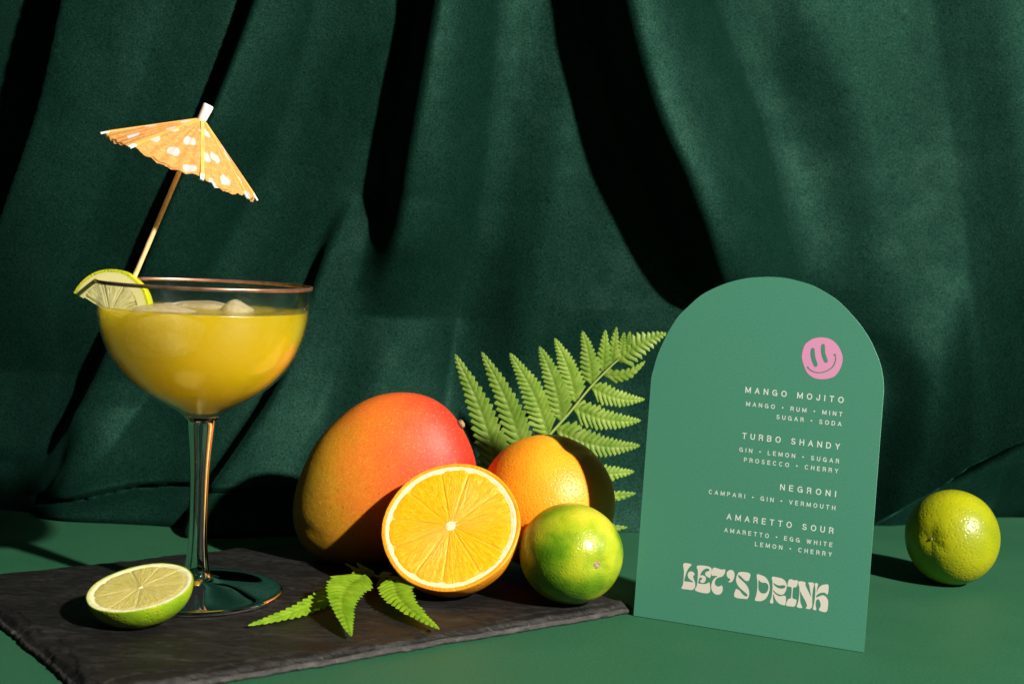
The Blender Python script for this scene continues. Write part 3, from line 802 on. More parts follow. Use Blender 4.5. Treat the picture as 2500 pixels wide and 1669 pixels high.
# ------------------------------------------------------------------ cocktail umbrella
def umbrella():
    tip = at(493, 291, .700)
    ax = (CR * math.sin(R(23.2)) + CU * math.cos(R(23.2)) + tocam(tip) * math.tan(R(3.0))).normalized()
    e = empty('cocktail_umbrella', tip, 'orange paper cocktail umbrella with white dots, its stick standing in the drink', 'cocktail umbrella')
    side = (CR - ax * CR.dot(ax)).normalized(); front = ax.cross(side)
    if front.dot(tocam(tip)) < 0: front = -front
    Rc, Hc = .0408, .0255
    def rp(t, q, lift=0):    # t = 0 at picture right, 90 at the front
        sag = .0022 * math.sin(math.pi * q)
        return tip - ax * (Hc * q + sag * 0 - lift - .001 * math.sin(math.pi*q)) + (side * math.cos(t) + front * math.sin(t)) * (Rc * q)
    ribs = [R(20 + 45 * k + j) for k, j in zip(range(8), (0, -4, 3, -2, 2, 0, 3, -2))]
    NS, NR = 40, 44
    pap, c, n_ = m_paper('umbrella paper', (.89, .46, .14))
    at_ = pap.node('ShaderNodeAttribute', attribute_name='dot')
    fac = pap.val(at_.outputs['Fac'], .42, .58)
    fib = pap.ramp(pap.noise(260, 6, .75, None, 2.0), [(.42, (.35, .35, .35)), (.6, (.65, .65, .65))])
    c = pap.mix(.6, c, fib, 'OVERLAY')
    c = pap.mix(pap.math('MULTIPLY', fac, .93), c, (.80, .80, .80)); pap.to(c, 'Base Color'); pap.to(pap.bump(n_, .0002, .6), 'Normal')
    tl = pap.node('ShaderNodeBsdfTranslucent'); pap.l.new(c, tl.inputs[0]); mx = pap.node('ShaderNodeMixShader'); mx.inputs[0].default_value = .42
    pap.l.new(pap.b.outputs[0], mx.inputs[1]); pap.l.new(tl.outputs[0], mx.inputs[2]); pap.l.new(mx.outputs[0], pap.out.inputs[0])
    # dots measured in the picture, (px,py) of zoom 1: 650x540 crop at (150,220), plus a few on the far side
    dz = [(630,248,22),(520,293,22),(785,270,23),(660,338,22),(893,215,20),(915,345,22),(805,405,22),(908,535,24),(1018,292,20),(1028,470,24),(1095,455,22),(1185,465,20),(1175,607,18),(1265,620,22),(1097,640,18)]
    dots = []
    for a, b, s in dz:
        X, Y_ = 150 + a * .34446, 220 + b * .34446
        best = None                      # find (t, q) on the near side of the cone
        for i in range(0, 181, 2):
            for j in range(5, 100, 2):
                t, q = R(i), j / 100
                p = rp(t, q); d = p - CP; zz = d.dot(CF); px = 1250 + F_PX * d.dot(CR) / zz; py = 834.5 - F_PX * d.dot(CU) / zz
                m = (px - X) ** 2 + (py - Y_) ** 2
                if best is None or m < best[0]: best = (m, t, q)
        dots.append((best[1], best[2], .0050))
    for k in range(16): dots.append((R(186 + 11.2 * k), (.9, .62, .38)[k % 3], .004))
    v, f, dv = [], [], []
    rings = [i / NR for i in range(1, NR + 1)]
    total = 8 * NS
    angs = []
    for k in range(8):
        a0 = ribs[k]; a1 = ribs[(k+1) % 8] + (2*math.pi if k == 7 else 0)
        for i in range(NS): angs.append((a0 + (a1 - a0) * i / NS, i / NS, k))
    for q in rings:
        for t, s, k in angs:
            # paper sags between ribs and is pleated
            sag = -.0034 * math.sin(math.pi * s) ** 1.0 * q ** 1.5
            pl = .00055 * q * (abs(((s * 5 + .5 * (k % 2)) % 1) - .5) * 2 - .5) * 2 * min(1, 4 * min(s, 1 - s) + .2)
            rip = .0004 * q * noise.noise(Vector((t * 9, q * 6, 3)))
            qq = q
            if q > .96: qq += .010 * noise.noise(Vector((t * 18, 3, 3))) - .030 * math.sin(math.pi * s) + .008 * noise.noise(Vector((t * 60, 3, 3)))
            p = rp(t, qq, sag + pl + rip); v.append(p)
            best = 9
            for dt, dq, ds in dots:
                da = ((t - dt + math.pi) % (2*math.pi)) - math.pi
                ds_ = math.hypot(da * Rc * dq, (q - dq) * math.hypot(Rc, Hc)) / (ds * (1 + .25 * noise.noise(Vector((dt * 9 + math.atan2(q - dq, da * dq) * .9, dq * 5, 1)))))
                best = min(best, ds_)
            dv.append(max(0, min(1, .5 - (best - .62) * 2.2)))
    v.append(tip); dv.append(0)
    for j in range(NR - 1):
        for i in range(total): f.append((j*total+i, (j+1)*total+i, (j+1)*total+(i+1) % total, j*total+(i+1) % total))
    for i in range(total): f.append((len(v)-1, i, (i+1) % total))
    o = mesh('canopy', v, f, pap.m, e)
    a = o.data.attributes.new('dot', 'FLOAT', 'POINT'); a.data.foreach_set('value', dv)
    card = m_simple('white card strip', (.84, .80, .74), .6)
    under = m_simple('rib paper', (.90, .43, .10), .6)
    for k, t in enumerate(ribs):
        def bar(name, q0, q1, w_, lift, mat, parent):
            a_, b_ = rp(t, q0, lift), rp(t, q1, lift)
            d = (b_ - a_).normalized(); s = d.cross(ax).normalized() * w_; h = s.cross(d).normalized() * .0004
            vv_ = [a_ + s*i + h*j for i, j in ((1, 1), (-1, 1), (-1, -1), (1, -1))] + [b_ + s*i + h*j for i, j in ((1, 1), (-1, 1), (-1, -1), (1, -1))]
            return mesh(name, vv_, [(0, 1, 5, 4), (1, 2, 6, 5), (2, 3, 7, 6), (3, 0, 4, 7), (3, 2, 1, 0), (4, 5, 6, 7)], mat, parent, smooth=False)
        bar('rib', .06, .975, .00095, .00035, under, e)
        bar('rib_tip', .97, 1.055, .0010, .00020, card, e)
    wood = MT('pale wood').set(rough=.6)
    xx = wood.noise(400, 5, .7, None, .5)
    wood.to(wood.ramp(xx, [(.3, (.74, .46, .19)), (.7, (.88, .64, .34))]), 'Base Color'); wood.to(wood.bump(xx, .0003, .6), 'Normal')
    top = tip + ax * .004
    bot = tip - ax * .118
    L = 40
    tube('stick', [top + (bot - top) * i / L for i in range(L + 1)], [.00125 + .00012 * noise.noise(Vector((i * .7, 0, 0))) for i in range(L)] + [.0006], wood.m, e, 10)
    slv = [(-.0035, .0016), (-.0015, .0022), (.0005, .0024), (.003, .0026), (.0058, .00275), (.0076, .0027), (.0081, .0022)]
    tube('sleeve', [tip + ax * a_ + side * .0004 * a_ / .008 for a_, _ in slv], [b_ for _, b_ in slv], card, e, 20)
    # inner collar and struts below the canopy
    for t in ribs:
        a_, b_ = rp(t, .62, -.0006), tip - ax * .021
        d = (b_ - a_).normalized(); s = d.cross(ax).normalized() * .0007; h = s.cross(d).normalized() * .0003
        vv_ = [a_ + s*i + h*j for i, j in ((1, 1), (-1, 1), (-1, -1), (1, -1))] + [b_ + s*i + h*j for i, j in ((1, 1), (-1, 1), (-1, -1), (1, -1))]
        mesh('strut', vv_, [(0, 1, 5, 4), (1, 2, 6, 5), (2, 3, 7, 6), (3, 0, 4, 7), (3, 2, 1, 0), (4, 5, 6, 7)], card, e, smooth=False)
    tube('collar', [tip - ax * .0195, tip - ax * .0225], [.0019, .0019], card, e, 14)
umbrella()

# ------------------------------------------------------------------ ferns
def leaflet(name, parent, base, tipp, W, n, mat, nteeth=15, bend=.06, curl=0.0, cut=.34, seed=0):
    """a toothed fern leaflet from base to tip; n is its face normal"""
    base, tipp, n = Vector(base), Vector(tipp), Vector(n).normalized()
    L = (tipp - base).length; d = (tipp - base) / L; s = n.cross(d).normalized(); n = d.cross(s)
    rnd = random.Random(seed)
    def mid(t):
        return base + d * (L * t) + s * (bend * L * math.sin(math.pi * t)) + n * (-curl * L * t ** 3 + .02 * L * math.sin(math.pi * t))
    def width(t):
        return W * 1.34 * min(1, (t + .05) / .16) ** .6 * (max(0, 1 - t ** 1.7)) ** .72 * (1 - .22 * t) + .0002
    v, f = [], []
    A, Bn = 7, 5
    for side in (1, -1):
        t = .0
        for k in range(nteeth):
            dt = (1 - (k / nteeth) * .72) ; 
            t0 = k / nteeth; t1 = (k + 1) / nteeth
            t0, t1 = 1 - (1 - t0) ** 1.25, 1 - (1 - t1) ** 1.25
            off = (.3 / nteeth) * (side < 0)
            t0o, t1o = min(1, t0 + off), min(1, t1 + off)
            jw = 1 + rnd.uniform(-.08, .08)
            b0 = len(v)
            for a in range(A + 1):
                q = a / A
                for b in range(Bn + 1):
                    w_ = b / Bn
                    tt = t0o + (t1o - t0o) * q
                    tc = min(1, tt)
                    # tooth outline: deep notch at its lower side, point leaning to the leaflet's tip
                    lob = 1 - cut * (abs(q - .7) / .7 if q < .7 else (q - .7) / .3) ** 1.5
                    ww = width(tc) * jw * w_ * (1 - (1 - lob) * w_ ** 1.5)
                    fwd = (.085 * w_ ** 1.4) * (width(tc) / W) * (1 - tc * .3)
                    m = mid(min(1, tc + fwd))
                    hh = (W * .08) * math.sin(math.pi * q) * math.sin(math.pi * min(1, w_ * .62 + .12)) - W * .10 * w_ ** 2 + (W * .05) * (w_ > 0)
                    v.append(m + s * (side * ww) + n * hh * (.35 + .65 * width(tc) / W))
            for a in range(A):
                for b in range(Bn):
                    i0 = b0 + a * (Bn + 1) + b
                    fc = (i0, i0 + 1, i0 + Bn + 2, i0 + Bn + 1)
                    f.append(fc if side < 0 else tuple(reversed(fc)))
    # rib along the middle
    b0 = len(v); M = 24
    for i in range(M + 1):
        t = i / M * .97; r_ = W * .045 * (1 - t) + .00008
        m = mid(t)
        for a, b in ((1, 0), (0, 1), (-1, 0)): v.append(m + s * (a * r_) + n * (b * r_ + W * .02))
    for i in range(M):
        for k in range(2): f.append((b0+i*3+k, b0+i*3+k+1, b0+(i+1)*3+k+1, b0+(i+1)*3+k))
    return mesh(name, v, f, mat, parent)

fernU = leafm('fern green', (.13, .27, .025), (.24, .40, .045), (.36, .50, .10))
fernL = leafm('bright fern green', (.12, .27, .008), (.22, .40, .014), (.32, .50, .025))
midm = m_simple('fern stem', (.30, .40, .10), .5)
def fern_up():
    Y = .868
    z6 = lambda a, b, y=Y: at(1080 + .35714 * a, 780 + .35714 * b, y)
    e = empty('fern_frond', z6(420, 1250), 'upright fern frond standing behind the orange and left of the card', 'fern')
    rach = [(430, 1200), (560, 1000), (735, 785), (860, 645), (1000, 475), (1100, 370), (1190, 285), (1300, 205), (1400, 140), (1500, 90)]
    rp_ = [z6(a, b) for a, b in rach]
    sp_ = spline(rp_, 6); tube('stem', sp_, [.0011 - .0009 * i / len(sp_) for i in range(len(sp_))], midm, e, 8)
    Ls = [((395, 1160), (85, 240), 150, .05), ((560, 985), (268, 224), 135, .05), ((722, 795), (462, 232), 132, .05), ((815, 690), (662, 185), 122, .05),
          ((912, 560), (768, 130), 108, .05), ((1020, 440), (957, 80), 92, .04), ((1098, 352), (1115, 72), 66, .0), ((1158, 300), (1190, 52), 56, .0),
          ((1215, 255), (1243, 88), 46, 0), ((1262, 225), (1282, 82), 38, 0)]
    Rs = [((1095, 375), (1383, 285), 62, .16), ((1015, 460), (1381, 545), 100, -.09), ((892, 600), (1354, 690), 118, -.08), ((775, 750), (1350, 862), 140, -.09),
          ((640, 905), (1311, 1040), 150, -.10), ((540, 1030), (1322, 1190), 140, -.12), ((470, 1150), (1266, 1425), 120, -.12), ((1180, 330), (1382, 262), 44, .1)]
    nrm = (CP - z6(800, 600)).normalized()
    for i, (b, t, w_, bd) in enumerate(Ls):
        k = .35714 * Y / F_PX
        leaflet('leaflet', e, z6(*b), z6(*t, Y - .004), w_ * k * .64, nrm, fernU, max(8, int(w_ / 7.2)), -bd, .03, seed=i)
    for i, (b, t, w_, bd) in enumerate(Rs):
        k = .35714 * Y / F_PX
        if i == 7: continue
        leaflet('leaflet', e, z6(*b, Y + .001), z6(*t, Y - .006), w_ * k * .62, nrm, fernU, max(8, int(w_ / 7.5)), bd if i else -.16, .07, seed=20 + i)
    k = .35714 * Y / F_PX
    leaflet('leaflet', e, z6(1195, 285), z6(1530, 92, Y - .004), 150 * k * .55, nrm, fernU, 11, .06, .02, cut=.5, seed=40)
fern_up()
def fern_low():
    z5 = lambda a, b, z=.009: onz(580 + .2299 * a, 1330 + .2299 * b, z)
    e = empty('fern_sprig', z5(1500, 330, .007), 'small fern sprig lying on the slate below the mango and orange half', 'fern')
    rp_ = [z5(a, b, .0085) for a, b in ((1150, 200), (1300, 270), (1450, 330), (1620, 340), (1800, 350))]
    sp_ = spline(rp_, 5); tube('stem', sp_, [.0008] * len(sp_), midm, e, 8)
    k = .2299 * .68 / F_PX
    up = Vector((.1, -.75, .7))
    data = [((1180, 375, .013), (112, 852, .008), 210, .06, 17), ((1350, 320, .016), (1203, 962, .0085), 370, -.10, 20), ((1680, 330, .014), (2136, 890, .0085), 340, -.10, 18),
            ((1440, 330, .010), (1205, 240, .012), 90, .05, 9), ((1460, 330, .010), (1265, 185, .016), 80, .05, 8), ((1560, 345, .010), (1480, 430, .008), 60, .0, 7),
            ((1500, 320, .010), (1640, 300, .013), 70, .0, 8), ((1300, 290, .010), (1215, 300, .013), 60, 0, 7)]
    for i, (b, t, w_, bd, nt) in enumerate(data):
        leaflet('leaflet', e, z5(b[0], b[1], b[2]), z5(t[0], t[1], t[2]), w_ * k * .50, up + Vector((.15 * math.sin(i), 0, 0)), fernL, nt, bd, .0, cut=.30, seed=60 + i)
fern_low()

# ------------------------------------------------------------------ menu card
TEXT=[
  ("MANGO MOJITO",(52.15, 126.37),(103.6, 125.49)),
  ("MANGO • RUM • MINT",(53.1, 119.48),(103.45, 118.6)),
  ("SUGAR • SODA",(69.66, 114.13),(103.43, 113.58)),
  ("TURBO SHANDY",(52.34, 102.05),(103.56, 101.5)),
  ("GIN • LEMON • SUGAR",(51.31, 95.08),(103.67, 94.41)),
  ("PROSECCO • CHERRY",(54.23, 89.97),(103.59, 89.41)),
  ("NEGRONI",(74.4, 77.37),(103.48, 77.04)),
  ("CAMPARI • GIN • VERMOUTH",(36.6, 70.91),(103.59, 70.27)),
  ("AMARETTO SOUR",(47.28, 58.56),(103.58, 58.08)),
  ("AMARETTO • EGG WHITE",(46.56, 51.72),(103.51, 51.23)),
  ("LEMON • CHERRY",(63.44, 46.48),(103.65, 46.31)),
]
BIG={
  'L':[[(25.77,32.1),(30.13,32.2),(28.72,29.88),(27.71,27.54),(27.12,24.94),(26.89,22.79),(29.28,22.74),(31.77,22.79),(31.21,23.41),(29.76,24.16),(28.81,25.18),(28.47,26.49),(28.89,27.7),(30.02,28.44),(31.42,28.25),(32.37,27.23),(31.76,26.45),(31.65,25.4),(32.35,23.95),(32.99,22.31),(33.02,20.39),(32.33,19.14),(31.0,18.48),(29.41,18.52),(25.71,18.55),(26.27,20.57),(26.39,24.07),(26.29,27.92)]],
  'E':[[(33.5,32.01),(40.89,32.01),(40.99,26.73),(39.82,26.68),(38.52,27.26),(37.97,28.22),(38.25,29.14),(39.19,29.66),(40.02,30.16),(39.95,30.99),(38.68,31.2),(37.36,30.55),(36.27,29.32),(35.6,27.88),(35.27,27.07),(36.63,27.26),(38.04,26.88),(38.63,25.82),(38.42,24.44),(37.52,23.35),(36.36,23.18),(35.65,23.66),(35.67,24.43),(36.42,24.88),(36.45,25.58),(35.75,25.98),(35.01,25.3),(34.71,24.1),(34.62,22.74),(36.21,22.59),(37.77,22.7),(39.31,23.15),(40.75,23.82),(40.93,18.36),(33.49,18.46),(33.94,21.3),(34.11,25.17),(33.93,28.99)]],
  'T':[[(42.52,32.2),(43.69,32.21),(45.27,31.93),(46.85,31.77),(48.65,32.02),(48.69,30.5),(48.22,29.1),(47.14,27.99),(45.63,27.39),(44.34,26.44),(43.67,25.0),(43.78,23.49),(44.63,22.65),(45.81,22.56),(46.75,22.96),(47.37,23.43),(48.04,22.38),(48.09,20.67),(47.44,19.05),(45.95,18.18),(44.39,18.22),(42.95,19.15),(42.04,20.75),(41.8,22.82),(42.3,25.0),(43.34,26.68),(44.82,27.77),(43.24,27.93),(41.68,27.9),(41.51,30.06),(41.8,31.44)]],
  "'":[[(51.66,32.25),(53.12,31.89),(53.84,30.47),(53.78,28.36),(53.07,26.55),(51.98,25.63),(50.8,25.76),(51.34,26.3),(51.94,27.15),(51.05,27.59),(50.02,28.4),(49.6,29.86),(49.99,31.26)]],
  'S':[[(56.89,31.92),(62.01,31.81),(61.85,28.38),(61.06,27.69),(59.91,27.72),(58.7,28.49),(57.06,29.78),(55.87,30.18),(55.95,29.24),(57.19,28.09),(59.22,26.67),(60.87,25.2),(61.96,23.46),(62.41,21.63),(62.36,19.73),(61.77,18.5),(61.22,18.16),(54.87,18.24),(55.06,22.26),(56.08,22.53),(57.27,22.02),(58.94,20.36),(60.55,19.46),(61.48,19.79),(61.42,20.54),(59.99,21.66),(57.57,23.2),(55.9,24.86),(54.99,26.63),(54.92,28.52),(55.46,30.5)]],
  'D':[[(65.71,31.77),(67.8,31.8),(69.94,31.23),(71.57,29.77),(72.67,27.67),(73.03,25.46),(72.67,22.77),(71.55,20.15),(69.77,18.56),(68.1,18.05),(65.73,18.15),(66.19,20.68),(66.49,24.12),(66.28,27.88)],[(66.89,28.91),(67.88,28.3),(69.05,27.9),(70.18,28.14),(71.33,27.85),(72.17,26.84),(72.3,25.16),(71.68,23.37),(70.42,22.43),(68.71,22.45),(67.49,23.51),(66.97,25.33)]],
  'R':[[(73.8,31.67),(76.69,31.82),(78.97,31.58),(80.74,30.52),(81.7,28.78),(81.78,26.73),(81.02,24.37),(79.8,23.14),(78.12,23.12),(76.37,23.8),(74.96,24.91),(75.23,23.9),(76.64,22.79),(78.56,22.21),(81.6,22.66),(81.79,18.29),(80.4,17.9),(78.48,18.36),(76.88,19.62),(75.8,21.35),(75.12,22.94),(75.06,21.23),(75.41,18.16),(73.67,18.2),(74.31,21.12),(74.48,25.29),(74.19,29.02)],[(74.86,28.66),(75.85,28.13),(77.76,27.73),(79.61,28.11),(80.73,28.16),(81.08,27.57),(80.65,26.76),(79.37,26.31),(77.5,26.3),(75.73,27.17),(74.92,27.99)]],
  'I':[[(83.81,31.9),(85.33,31.55),(87.26,31.72),(87.26,29.77),(86.71,28.2),(85.26,27.62),(85.09,24.97),(85.3,22.19),(87.29,21.63),(87.2,19.3),(86.38,17.94),(84.52,17.77),(82.27,17.88),(82.48,20.09),(83.3,21.52),(84.38,22.06),(84.54,24.89),(84.34,27.48),(83.37,27.9),(82.25,27.93),(82.26,30.18),(82.73,31.37)]],
  'N':[[(87.88,31.36),(91.11,31.38),(91.41,29.82),(92.48,27.92),(93.75,25.87),(94.79,24.35),(94.0,27.4),(93.44,29.92),(92.84,31.44),(95.65,31.47),(95.41,28.35),(95.32,24.61),(95.61,20.93),(95.56,19.07),(94.54,17.91),(93.44,17.81),(92.39,18.03),(92.98,19.05),(92.47,20.84),(91.2,22.88),(89.75,24.91),(88.9,26.28),(89.13,23.32),(89.54,20.4),(90.65,17.95),(87.86,18.01),(88.38,20.97),(88.59,25.48),(88.29,28.43),(87.7,29.84)]],
  'K':[[(96.17,31.43),(97.75,31.48),(97.54,29.4),(97.33,26.77),(98.11,29.11),(99.45,30.8),(101.22,31.61),(103.13,31.51),(103.12,26.88),(101.54,27.39),(99.91,27.22),(98.32,26.36),(97.31,25.09),(97.44,24.37),(98.78,25.13),(100.56,25.95),(102.05,25.61),(103.17,24.29),(103.67,22.52),(103.19,17.81),(99.33,17.96),(99.9,20.09),(99.69,21.92),(98.92,23.29),(97.99,23.52),(97.44,22.51),(97.37,20.46),(97.86,18.0),(96.19,18.04),(96.52,21.07),(96.71,24.82),(96.64,28.16)]],
}
SMILE={
  'face':[(90.27,158.44),(94.13,157.99),(97.7,155.74),(100.16,152.29),(101.45,148.54),(100.97,144.26),(99.27,140.48),(96.84,138.25),(92.52,136.99),(88.07,137.1),(84.26,139.23),(81.92,143.13),(80.6,147.11),(80.72,150.8),(81.88,154.36),(84.92,157.04),(87.67,158.13)],
  'eye1':[(84.94,151.53),(85.08,152.36),(85.86,152.74),(86.7,152.28),(87.08,150.06),(87.66,147.66),(88.65,145.3),(88.96,143.9),(88.34,143.11),(87.4,143.24),(86.24,145.11),(85.22,147.88),(84.86,149.89)],
  'eye2':[(90.01,153.95),(90.34,154.87),(91.01,155.16),(91.76,154.81),(92.11,152.89),(92.49,150.48),(93.48,148.12),(94.08,146.54),(93.85,145.8),(93.07,145.57),(92.23,145.99),(91.04,148.34),(90.23,151.12)],
  'mouth':[(83.95,143.21),(84.76,142.13),(86.35,141.04),(89.03,140.4),(91.82,140.84),(94.53,142.16),(96.55,144.07),(97.49,146.49),(97.66,148.45),(97.16,149.71),(96.42,149.97),(97.3,150.53),(98.26,150.04),(97.73,149.67),(98.22,148.49),(98.06,146.29),(97.06,143.7),(94.81,141.65),(91.94,140.32),(88.99,139.87),(85.98,140.52),(84.39,141.69),(83.71,142.05)],
}
ARCH= [(-0.08,125.46),(-0.0,130.17),(1.01,135.38),(2.66,142.77),(5.21,149.79),(8.21,156.6),(12.47,164.12),(17.3,169.51),(24.16,176.27),(32.81,181.41),(41.08,184.81),(49.37,187.02),(57.67,188.01),(61.34,188.22),(68.79,188.09),(76.28,186.79),(83.34,184.94),(92.13,180.78),(98.04,176.89),(104.87,170.67),(110.05,164.98),(114.43,159.07),(117.61,153.3),(120.42,147.12),(122.28,140.47),(123.15,134.15)]
CX, CY, CYAW, CLEAN, CW = 0.07329, 0.72915, -0.40617, 0.06555, .12343
ux = Vector((math.cos(CYAW), math.sin(CYAW), 0)); nb = Vector((-math.sin(CYAW), math.cos(CYAW), 0))
uy = Vector((0, 0, 1)) * math.cos(CLEAN) + nb * math.sin(CLEAN)
nf = ux.cross(uy)                                         # faces the camera side
CM = Matrix(((ux.x, uy.x, nf.x, CX), (ux.y, uy.y, nf.y, CY), (ux.z, uy.z, nf.z, .0003), (0, 0, 0, 1)))
card = empty('menu_card', (CX, CY, 0), 'arched green drinks menu card with white lettering and pink smiley, right of the slate', 'menu card')
card.matrix_basis = CM
def m_card():
    t = MT('green card').set(rough=.6, spec=.3)
    n1 = t.noise(4, 3); n2 = t.noise(900, 4, .65)
    c = t.mix(.18, t.ramp(n1, [(.3, (.055, .226, .153)), (.7, (.059, .240, .163))]), t.ramp(n2, [(.3, (.3, .3, .3)), (.7, (.7, .7, .7))]), 'OVERLAY')
    t.to(c, 'Base Color'); t.to(t.bump(n2, .00010, .4), 'Normal'); return t.m
mc = m_card()
def extrude_poly(name, loops, z0, z1, mat, parent, smooth_loops=False):
    """fill closed loops (holes included) between z0 and z1 in the parent's plane"""
    cu = bpy.data.curves.new(name, 'CURVE'); cu.dimensions = '2D'; cu.fill_mode = 'BOTH' if z1 > z0 else 'FRONT'
    cu.extrude = (z1 - z0) / 2
    for lp in loops:
        pts = lp
        if smooth_loops: pts = [tuple(p) for p in spline(lp, 4, True)]
        sp_ = cu.splines.new('POLY'); sp_.points.add(len(pts) - 1); sp_.use_cyclic_u = True
        for q, p in zip(sp_.points, pts): q.co = (p[0], p[1], 0, 1)
    o = bpy.data.objects.new(name + '_c', cu); COL.objects.link(o)
    dg = bpy.context.evaluated_depsgraph_get(); me = bpy.data.meshes.new_from_object(o.evaluated_get(dg))
    bpy.data.objects.remove(o); bpy.data.curves.remove(cu)
    me.name = name
    for v in me.vertices: v.co.z += (z0 + z1) / 2
    me.materials.clear(); me.materials.append(mat)
    m = bpy.data.objects.new(name, me); COL.objects.link(m); m.parent = parent
    return m
out = [(0, 0), (CW, 0)] + [(a / 1000, b / 1000) for a, b in reversed(ARCH)]
out = [(0.0, 0.0), (CW, 0.0)] + [tuple(p) for p in spline([(a / 1000, b / 1000) for a, b in reversed(ARCH)], 3)]
sh = extrude_poly('sheet', [out], -.0007, 0, mc, card)
sh.data.materials.append(m_simple('card edge highlight', (.20, .50, .36), .7))  # sheet edge coloured lighter than the face, a painted edge highlight
for pl in sh.data.polygons:
    if abs(pl.normal.z) < .5: pl.material_index = 1
ink = m_simple('printed ink', (.64, .72, .66), .6)
inkb = m_simple('printed cream ink', (.68, .64, .58), .6)
pink = m_simple('printed pink', (.66, .27, .47), .6)
def arc(cx, cy, rx, ry, a0, a1, n=14):
    return [(cx + rx * math.cos(R(a0 + (a1 - a0) * i / n)), cy + ry * math.sin(R(a0 + (a1 - a0) * i / n))) for i in range(n + 1)]
GLY = {  # upright sans capitals as strokes: advance width, list of strokes (height 1)
    'A': (.70, [[(0, 0), (.35, 1)], [(.35, 1), (.70, 0)], [(.12, .32), (.58, .32)]]),
    'B': (.60, [[(0, 0), (0, 1), (.34, 1)] + arc(.34, .76, .23, .24, 90, -90) + [(0, .52)], [(.34, .52)] + arc(.34, .26, .26, .26, 90, -90) + [(0, 0)]]),
    'C': (.68, [arc(.36, .5, .36, .5, 42, 318, 20)]),
    'D': (.66, [[(0, 0), (0, 1), (.28, 1)] + arc(.28, .5, .38, .5, 90, -90, 18) + [(0, 0)]]),
    'E': (.54, [[(.54, 1), (0, 1), (0, 0), (.54, 0)], [(0, .52), (.49, .52)]]),
    'G': (.72, [arc(.37, .5, .37, .5, 42, 330, 20) + [(.69, .30), (.72, .48), (.42, .48)], [(.71, .48), (.71, 0)]]),
    'H': (.62, [[(0, 0), (0, 1)], [(.62, 0), (.62, 1)], [(0, .52), (.62, .52)]]),
    'I': (.06, [[(.03, 0), (.03, 1)]]),
    'J': (.46, [[(.46, 1), (.46, .26)] + arc(.23, .26, .23, .26, 0, -180)]),
    'L': (.48, [[(0, 1), (0, 0), (.48, 0)]]),
    'M': (.80, [[(0, 0), (0, 1)], [(.02, 1), (.40, .10)], [(.40, .10), (.78, 1)], [(.80, 1), (.80, 0)]]),
    'N': (.65, [[(0, 0), (0, 1)], [(.02, 1), (.63, 0)], [(.65, 0), (.65, 1)]]),
    'O': (.76, [arc(.38, .5, .38, .5, 90, 450, 28)]),
    'P': (.56, [[(0, 0), (0, 1), (.30, 1)] + arc(.30, .73, .26, .27, 90, -90) + [(0, .46)]]),
    'R': (.60, [[(0, 0), (0, 1), (.32, 1)] + arc(.32, .75, .25, .25, 90, -90) + [(0, .50)], [(.34, .50), (.54, .36), (.58, 0)]]),
    'S': (.60, [arc(.30, .76, .26, .24, 20, 250, 14) + arc(.30, .25, .29, .25, 70, -165, 14)]),
    'T': (.60, [[(0, 1), (.60, 1)], [(.30, 1), (.30, 0)]]),
    'U': (.62, [[(0, 1), (0, .31)] + arc(.31, .31, .31, .31, 180, 360) + [(.62, 1)]]),
    'V': (.66, [[(0, 1), (.33, 0)], [(.33, 0), (.66, 1)]]),
    'W': (.96, [[(0, 1), (.24, 0)], [(.24, 0), (.48, 1)], [(.48, 1), (.72, 0)], [(.72, 0), (.96, 1)]]),
    'Y': (.66, [[(0, 1), (.33, .45)], [(.33, .45), (.66, 1)], [(.33, .45), (.33, 0)]]),
    '\u2022': (.22, 'dot'), ' ': (.26, []),
}
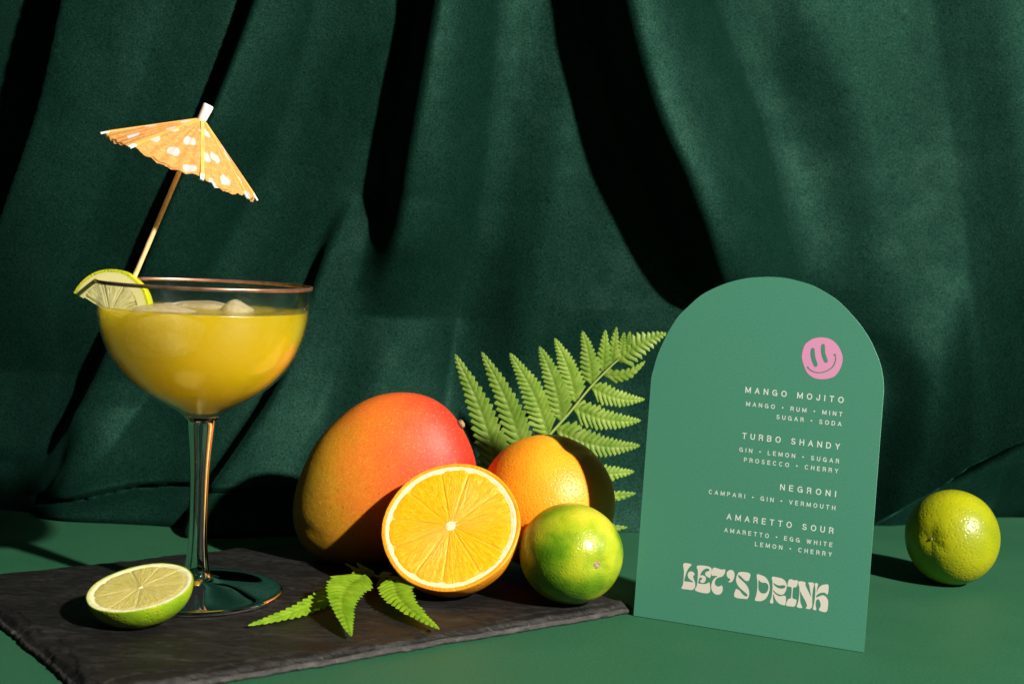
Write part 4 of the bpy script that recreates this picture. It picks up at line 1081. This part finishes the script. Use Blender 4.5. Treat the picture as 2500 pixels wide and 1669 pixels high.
def text_line(s, a, b, cap):
    """printed capitals from stroke outlines, fitted between the two measured ends of the line"""
    hw = .088; ww = sum(GLY[c][0] for c in s)
    gap = ((b[0] - a[0]) / 1000 / (cap * .92) - 2 * hw - ww) / (len(s) - 1)
    tot = ww + gap * (len(s) - 1)
    kx = (b[0] - a[0]) / 1000 / (tot + 2 * hw); sl = (b[1] - a[1]) / (b[0] - a[0])
    v, f = [], []; x = hw; lay = 0
    def put(px, py, z):
        X = a[0] / 1000 + px * kx; v.append((X, a[1] / 1000 + sl * (X - a[0] / 1000) + (py * (1 - 2 * hw) + hw) * cap, z))
    for c in s:
        wd, st = GLY[c]
        if st == 'dot':
            z = .00006; n = 14; i0 = len(v); put(x + wd / 2, .5, z)
            for i in range(n): put(x + wd / 2 + .19 * cap / kx * math.cos(2 * math.pi * i / n) * 1, .5 + .19 * math.sin(2 * math.pi * i / n), z)
            for i in range(n): f.append((i0, i0 + 1 + i, i0 + 1 + (i + 1) % n))
        else:
            for k, pl in enumerate(st):
                z = .00005 + .000012 * k
                P = [Vector(p) for p in pl]; P = [P[0]] + [q for p, q in zip(P, P[1:]) if (q - p).length > 1e-4]
                closed = (P[0] - P[-1]).length < 1e-3
                i0 = len(v); n = len(P)
                for i, p in enumerate(P):
                    d0 = (p - P[i-1]).normalized() if i else ((P[-1] - P[-2]).normalized() if closed else None)
                    d1 = (P[i+1] - p).normalized() if i < n - 1 else ((P[1] - P[0]).normalized() if closed else None)
                    if d0 is None: d0 = d1; p = p - d1 * 0.0
                    if d1 is None: d1 = d0
                    nn = (Vector((-d0.y, d0.x)) + Vector((-d1.y, d1.x)))
                    nn = nn.normalized() if nn.length > 1e-3 else Vector((-d0.y, d0.x))
                    m = min(2.0, 1 / max(.35, nn.dot(Vector((-d0.y, d0.x)))))
                    ex = Vector((0, 0))
                    if i == 0 and not closed: ex = -d1 * hw * (1 if abs(d1.x) < .5 or abs(d1.y) < .1 else .3)
                    if i == n - 1 and not closed: ex = d0 * hw * (1 if abs(d0.x) < .5 or abs(d0.y) < .1 else .3)
                    q1 = p + nn * hw * m + ex; q2 = p - nn * hw * m + ex
                    put(x + q1.x, min(1 + hw, max(-hw, q1.y)), z); put(x + q2.x, min(1 + hw, max(-hw, q2.y)), z)
                for i in range(n - 1): f.append((i0 + 2*i, i0 + 2*i + 1, i0 + 2*i + 3, i0 + 2*i + 2))
        x += wd + gap
    mesh('lettering', v, f, ink, card, world=False, smooth=False)
for s, a, b in TEXT: text_line(s, a, b, .0033 if s in ('MANGO MOJITO', 'TURBO SHANDY', 'NEGRONI', 'AMARETTO SOUR') else .0024)
for k, loops in BIG.items():
    o = extrude_poly('big_letter', [[(a / 1000, b / 1000) for a, b in lp] for lp in loops], .00005, .00005, inkb, card, True)
o = extrude_poly('smiley', [[(a / 1000, b / 1000) for a, b in SMILE['face']]], .00005, .00005, pink, card, True)
for k in ('eye1', 'eye2', 'mouth'):
    q = extrude_poly('eye' if k != 'mouth' else 'mouth', [[(a / 1000, b / 1000) for a, b in SMILE[k]]], .0001, .0001, mc, o, True)
